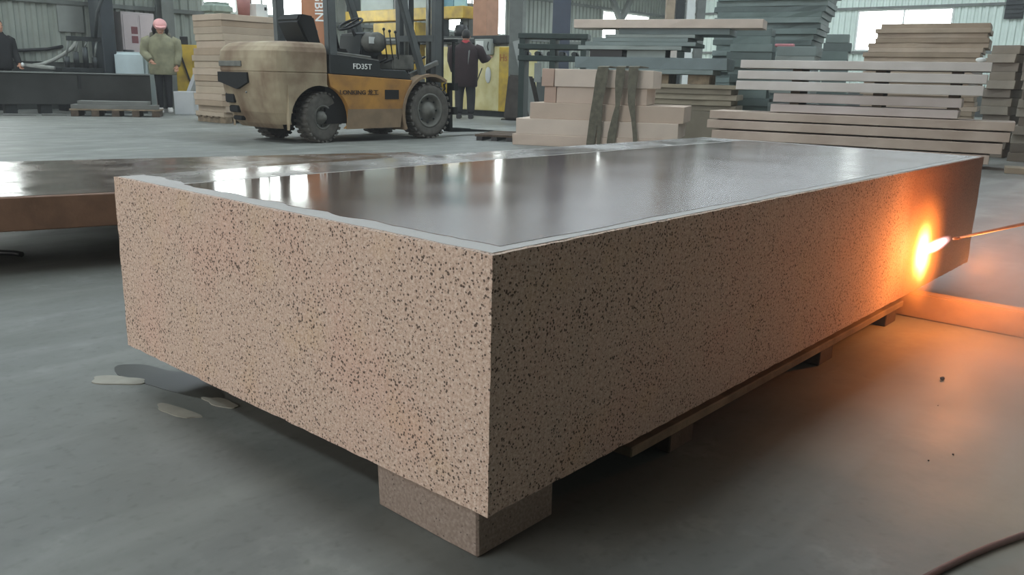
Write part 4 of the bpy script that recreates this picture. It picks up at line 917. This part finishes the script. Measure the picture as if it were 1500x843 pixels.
tl.name = 'strap_tail'; tl.parent = wide_; del tl['category'], tl['group'], tl['kind']
sling('middle olive lifting strap pinched halfway down', [(910, 98), (908, 120), (905, 155), (902, 170), (897, 195), (894, 218)], [13, 13, 6, 9, 12, 12], .015)
sling('right-hand olive lifting strap narrowing downwards', [(929, 98), (927, 120), (925, 150), (928, 175), (930, 195), (931, 214)], [14, 13, 10, 6, 6, 6], .015)

# ------------------------------------------------------------------ grey slab stack behind it
GF = Front(835, 13.2, 1110, 12.2)
M_BG = [mat('blue_grey_stone_%d' % k, c, .7, 0, .15, 3) for k, c in enumerate(('7c8784', '727d7d', '8d9590'))]
def gz(py): return GF.z(950, py)
zz = {p: gz(p) for p in (28, 41, 50, 55, 61, 67, 73, 84, 101, 108, 122, 128, 136, 144, 152, 160)}
fslab(GF, 'stone_slab', 'long pale slab topping the grey slab stack behind the straps', 'stone slab', 'slabs in the grey stack', 836, 1108, zz[41], zz[28], .5, M_PALE, 0)
for k, (a, b, t, bt, mi, lab) in enumerate(((900, 1060, 41, 50, 1, 'grey slab just below the long pale top slab'), (880, 1010, 50, 55, 2, 'thin light grey slab third from top of the grey stack'),
    (862, 1000, 55, 61, 0, 'thin grey slab fourth from top of the grey stack'), (852, 1012, 61, 67, 0, 'thin grey slab fifth from top of the grey stack'), (842, 992, 67, 73, 2, 'pale-edged grey slab resting on the dark spacers'),
    (838, 1060, 84, 101, 1, 'thick blue-grey slab below the dark spacers'), (855, 1040, 101, 108, 0, 'thin blue-grey slab just above the brown timber blocks'))):
    fslab(GF, 'stone_slab', lab, 'stone slab', 'slabs in the grey stack', a, b, zz[bt], zz[t], .8, M_BG[mi], .05)
for k, (a, b, m, lab) in enumerate(((858, 905, M_BLACK, 'left dark'), (912, 968, M_BG[2], 'pale grey'), (975, 985, M_CHROME, 'narrow steel'))):
    fslab(GF, 'spacer_block', '%s spacer block in the gap of the grey stack' % lab, 'spacer', 'spacers in the grey stack', a, b, zz[84], zz[73], .6, m, .10, .002)
for k, (a, b, m) in enumerate(((958, 975, M_WOOD), (1003, 1035, M_WOOD), (845, 862, M_DWOOD))):
    fslab(GF, 'timber_block', ('pale timber block left under the thin blue-grey slab', 'wide timber block right under the thin blue-grey slab', 'timber block hidden at the left end under the grey stack')[k], 'timber block', 'timber blocks under the grey stack', a, b, zz[122], zz[108], .6, m, .1, .003)
M_TAN = [mat('tan_slab_%d' % k, c, .8, 0, .2, 3, .1, 60) for k, c in enumerate(('9d917c', '8d8270', 'a69a86'))]
lv = [122, 128, 136, 144, 152, 160]
for k in range(5):
    fslab(GF, 'stone_slab', 'tan slab, %s of the low stack behind the straps' % ORD[k], 'stone slab', 'tan slabs behind the straps', 842+3*k, 1078-(k % 2)*8, zz[lv[k+1]], zz[lv[k]], .8, M_TAN[k % 3], .02*k)
fslab(GF, 'stone_block', 'broad tan block carrying the low tan stack', 'stone block', None, 850, 1070, 0, zz[160], .8, M_TAN[1], .08)

# ------------------------------------------------------------------ big dark slab stack
DF = Front(1035, 15.4, 1190, 14.6)
M_DK = [mat('dark_green_stone_%d' % k, c, .65, 0, .2, 3) for k, c in enumerate(('72807c', '66726f', '7d8a86'))]
ztop = DF.z(1100, -24); n = 27; z = 0; h = ztop/n
for k in range(n):
    a = 1037-(2 if k % 3 else -3)+random.uniform(-3, 3); b = 1150+k*2.0+random.uniform(-4, 4)
    fslab(DF, 'stone_slab', 'dark green-grey slab, %s of the tallest stack' % ('lowest' if k == 0 else ORD[n-1-k]), 'stone slab', 'slabs in the tallest dark stack', a, b, z, z+h, 1.3, M_DK[k % 3], random.uniform(0, .09), .03); z += h
# smaller dark stacks to its right
for j, (F, x0, x1, yt, n, dp, ms, lab, grp) in enumerate((
    (Front(1050, 13.8, 1125, 13.5), 1062, 1124, 41, 14, .5, M_DK, 'dark slab, %s of the small stack left of the pink chip', 'slabs in the small dark stack'),
    (Front(1126, 13.2, 1192, 12.9), 1128, 1188, 68, 10, .6, M_BG, 'grey slab, %s of the low stack beside the tallest stack', 'slabs in the low grey stack'),
    (Front(1195, 14.6, 1245, 14.4), 1196, 1236, 50, 12, .6, M_DK, 'dark slab, %s of the stack before the end wall', 'slabs in the stack before the end wall'))):
    zt = F.z((x0+x1)/2, yt); h = zt/n
    for k in range(n):
        fslab(F, 'stone_slab', lab % ORD[n-1-k], 'stone slab', grp, x0+random.uniform(-4, 4), x1+random.uniform(-4, 4), k*h, (k+1)*h, dp, ms[k % 3], random.uniform(0, .05))
    if j == 1:
        q = F.pt(1153, 68); tag(MB().box(-.14, .14, 0, .1, 0, .045).build('pink_foam', mat('pink_foam', 'c9868a', .8), None, .01, 1, loc=(q.x+.12, q.y+.1, zt), rz=F.ang), 'small pink foam strip on the low grey stack', 'foam strip')

# ------------------------------------------------------------------ long strip stack
BF = Front(1046, 10.1, 1479, 8.65)
M_STR = [mat('strip_%d' % k, c, .75, 0, .12, 2, .08, 60, col2=c2) for k, (c, c2) in enumerate((('d4ccc5', 'c2b9b1'), ('cdc0ba', 'b8aaa2'), ('c2b1a2', 'a89586')))]
bars = [(1080, 1445, .977, 1.067), (1077, 1441, .857, .950), (1076, 1438, .738, .837), (1131, 1409, .612, .708), (1128, 1406, .500, .588), (1041, 1493, .400, .490), (1038, 1488, .288, .385), (1046, 1479, .165, .270), (1058, 1462, .055, .150)]
for k, (a, b, z0, z1) in enumerate(bars):
    fslab(BF, 'stone_strip', 'long pale stone strip, %s of the strip stack at right' % ORD[k], 'stone strip', 'strips in the strip stack', a, b, z0, z1, .55, M_STR[0 if k < 3 else 1 if k < 5 else 2], .0 if k not in (3, 4) else .04, .004)
    zlow = bars[k+1][3] if k < 8 else 0
    for j, px in enumerate((1158, 1280, 1392)):
        u = BF.u(px); q = BF.a+BF.e*u+BF.n*.06
        if z0-zlow > .012: tag(MB().box(0, .10, 0, .45, 0, z0-zlow-.001).build('timber_spacer', M_DWOOD, None, .003, 1, loc=(q.x, q.y, zlow), rz=BF.ang),
            '%s timber spacer below the strip that is %s' % (('left', 'middle', 'right')[j], ORD[k]), 'timber spacer', 'spacers in the strip stack')
for k, (i, lab) in enumerate(((0, 'white foam wad on the right end of the topmost strip'), (1, 'white foam wad on the right end of the second strip'), (2, 'white foam wad on the right end of the third strip'))):
    u = BF.u(1432-k*3); q = BF.a+BF.e*u+BF.n*.08; z = bars[i][3]
    top = .05 if i == 0 else min(.026, bars[i-1][2]-z-.001)
    mb = MB().ball((0, 0, top/2), (.045, .05, top/2), None, 10, 8); tag(mb.build('foam_wad', M_WHITE, loc=(q.x, q.y, z)), lab, 'foam wad', 'foam wads on the strips')
# beige slab stack behind the strips
CF = Front(1255, 12.4, 1440, 11.6); zt = CF.z(1350, 34); n = 26; h = zt/n
for k in range(n):
    sh = random.uniform(-5, 5)
    fslab(CF, 'stone_slab', 'brown-beige slab, %s of the stack below the end-wall window' % ORD[n-1-k], 'stone slab', 'brown-beige slabs below the window', 1258+sh+max(0, k-20)*4, 1432+random.uniform(-6, 4), k*h, (k+1)*h, .9, mat('brown_beige_%d' % (k % 3), ('b3a18d', 'a5937f', 'bdab98')[k % 3], .8, 0, .2, 3, .1, 60), random.uniform(0, .05), .02)
# brown stacks at the right edge
for j, (F, x0, x1, yt, n, ms, lab, grp) in enumerate((
    (Front(1436, 10.6, 1475, 10.4), 1438, 1478, 66, 13, ['968b7d', '867b6f', 'a59a8c'], 'dusky brown slab, %s of the narrow stack right of the strips', 'slabs in the narrow right stack'),
    (Front(1476, 10.0, 1530, 9.8), 1492, 1560, 50, 14, ['9c9183', '877c70', 'a9a092'], 'dusky slab, %s of the stack at the right edge', 'slabs in the right edge stack'))):
    zt = F.z((x0+x1)/2, yt); h = zt/n
    for k in range(n):
        fslab(F, 'stone_slab', lab % ORD[n-1-k], 'stone slab', grp, x0+random.uniform(-4, 4), x1+random.uniform(-3, 5), k*h, (k+1)*h, .7, mat('dusky_%d_%d' % (j, k % 3), ms[k % 3], .8, 0, .25, 3), random.uniform(0, .08), .02)
q = G(1470, 254); slab('stone_offcut', 'rough pale offcut on the floor at the right behind the block', 'stone offcut', None, q.x, q.y, 0, .7, .25, .06, BF.ang, M_TAN[0], .03)
q = G(1478, 262); slab('stone_offcut', 'flat grey offcut in front of the rough pale one at right', 'stone offcut', None, q.x-.05, q.y-.35, 0, .8, .22, .03, BF.ang, M_CONC, .02)
# dark vent on the end wall
p0 = hit(1470, 28, 0, XE-.1); p1 = hit(1498, 28, 0, XE-.1); vt = thing('wall_vent', 'dark louvred vent high on the end wall at right', 'vent', (XE-.06, p0.y, p0.z))
wv = p0.y-p1.y
MB().box(-.04, 0, -wv, 0, 0, .9).build('vent_back', M_STEEL, vt)
for k in range(7): MB().box(-.08, -.04, -wv+.02, -.02, .05+k*.12, .11+k*.12).build('vent_slat', M_STEEL, vt)
# V braces in the far corner and pale posts
b0 = hit(905, 30, 1, 17.6); vb = thing('v_brace', 'steel V brace in front of the far corner window', 'brace', (b0.x, 17.5, 0))
MB().box(-.12, .12, -.1, .1, 0, b0.z).build('brace_stub', M_GREY, vb)
for s in (-1, 1): MB().bar((0, 0, b0.z-.05), (s*1.5, 0, b0.z+2.0), .18, .14, (0, 1, 0)).build('brace_arm', M_GREY, vb)
for k, (px, m, lab) in enumerate(((976, mat('tan_post', 'a3917b', .7), 'tan square post in the far corner'), (990, M_STEEL, 'dark square post in the far corner'), (1005, M_WHITE, 'white square post in the far corner'), (1020, M_GREY, 'grey square post in the far corner'))):
    p = D(px, 100, 23.0); tag(MB().box(-.11, .11, -.1, .1, 0, HZ-.51).build('corner_post', m, None, .01, 1, loc=(p.x, p.y, 0), rz=math.atan2(HEAD.y, HEAD.x)-PI/2), lab, 'post')
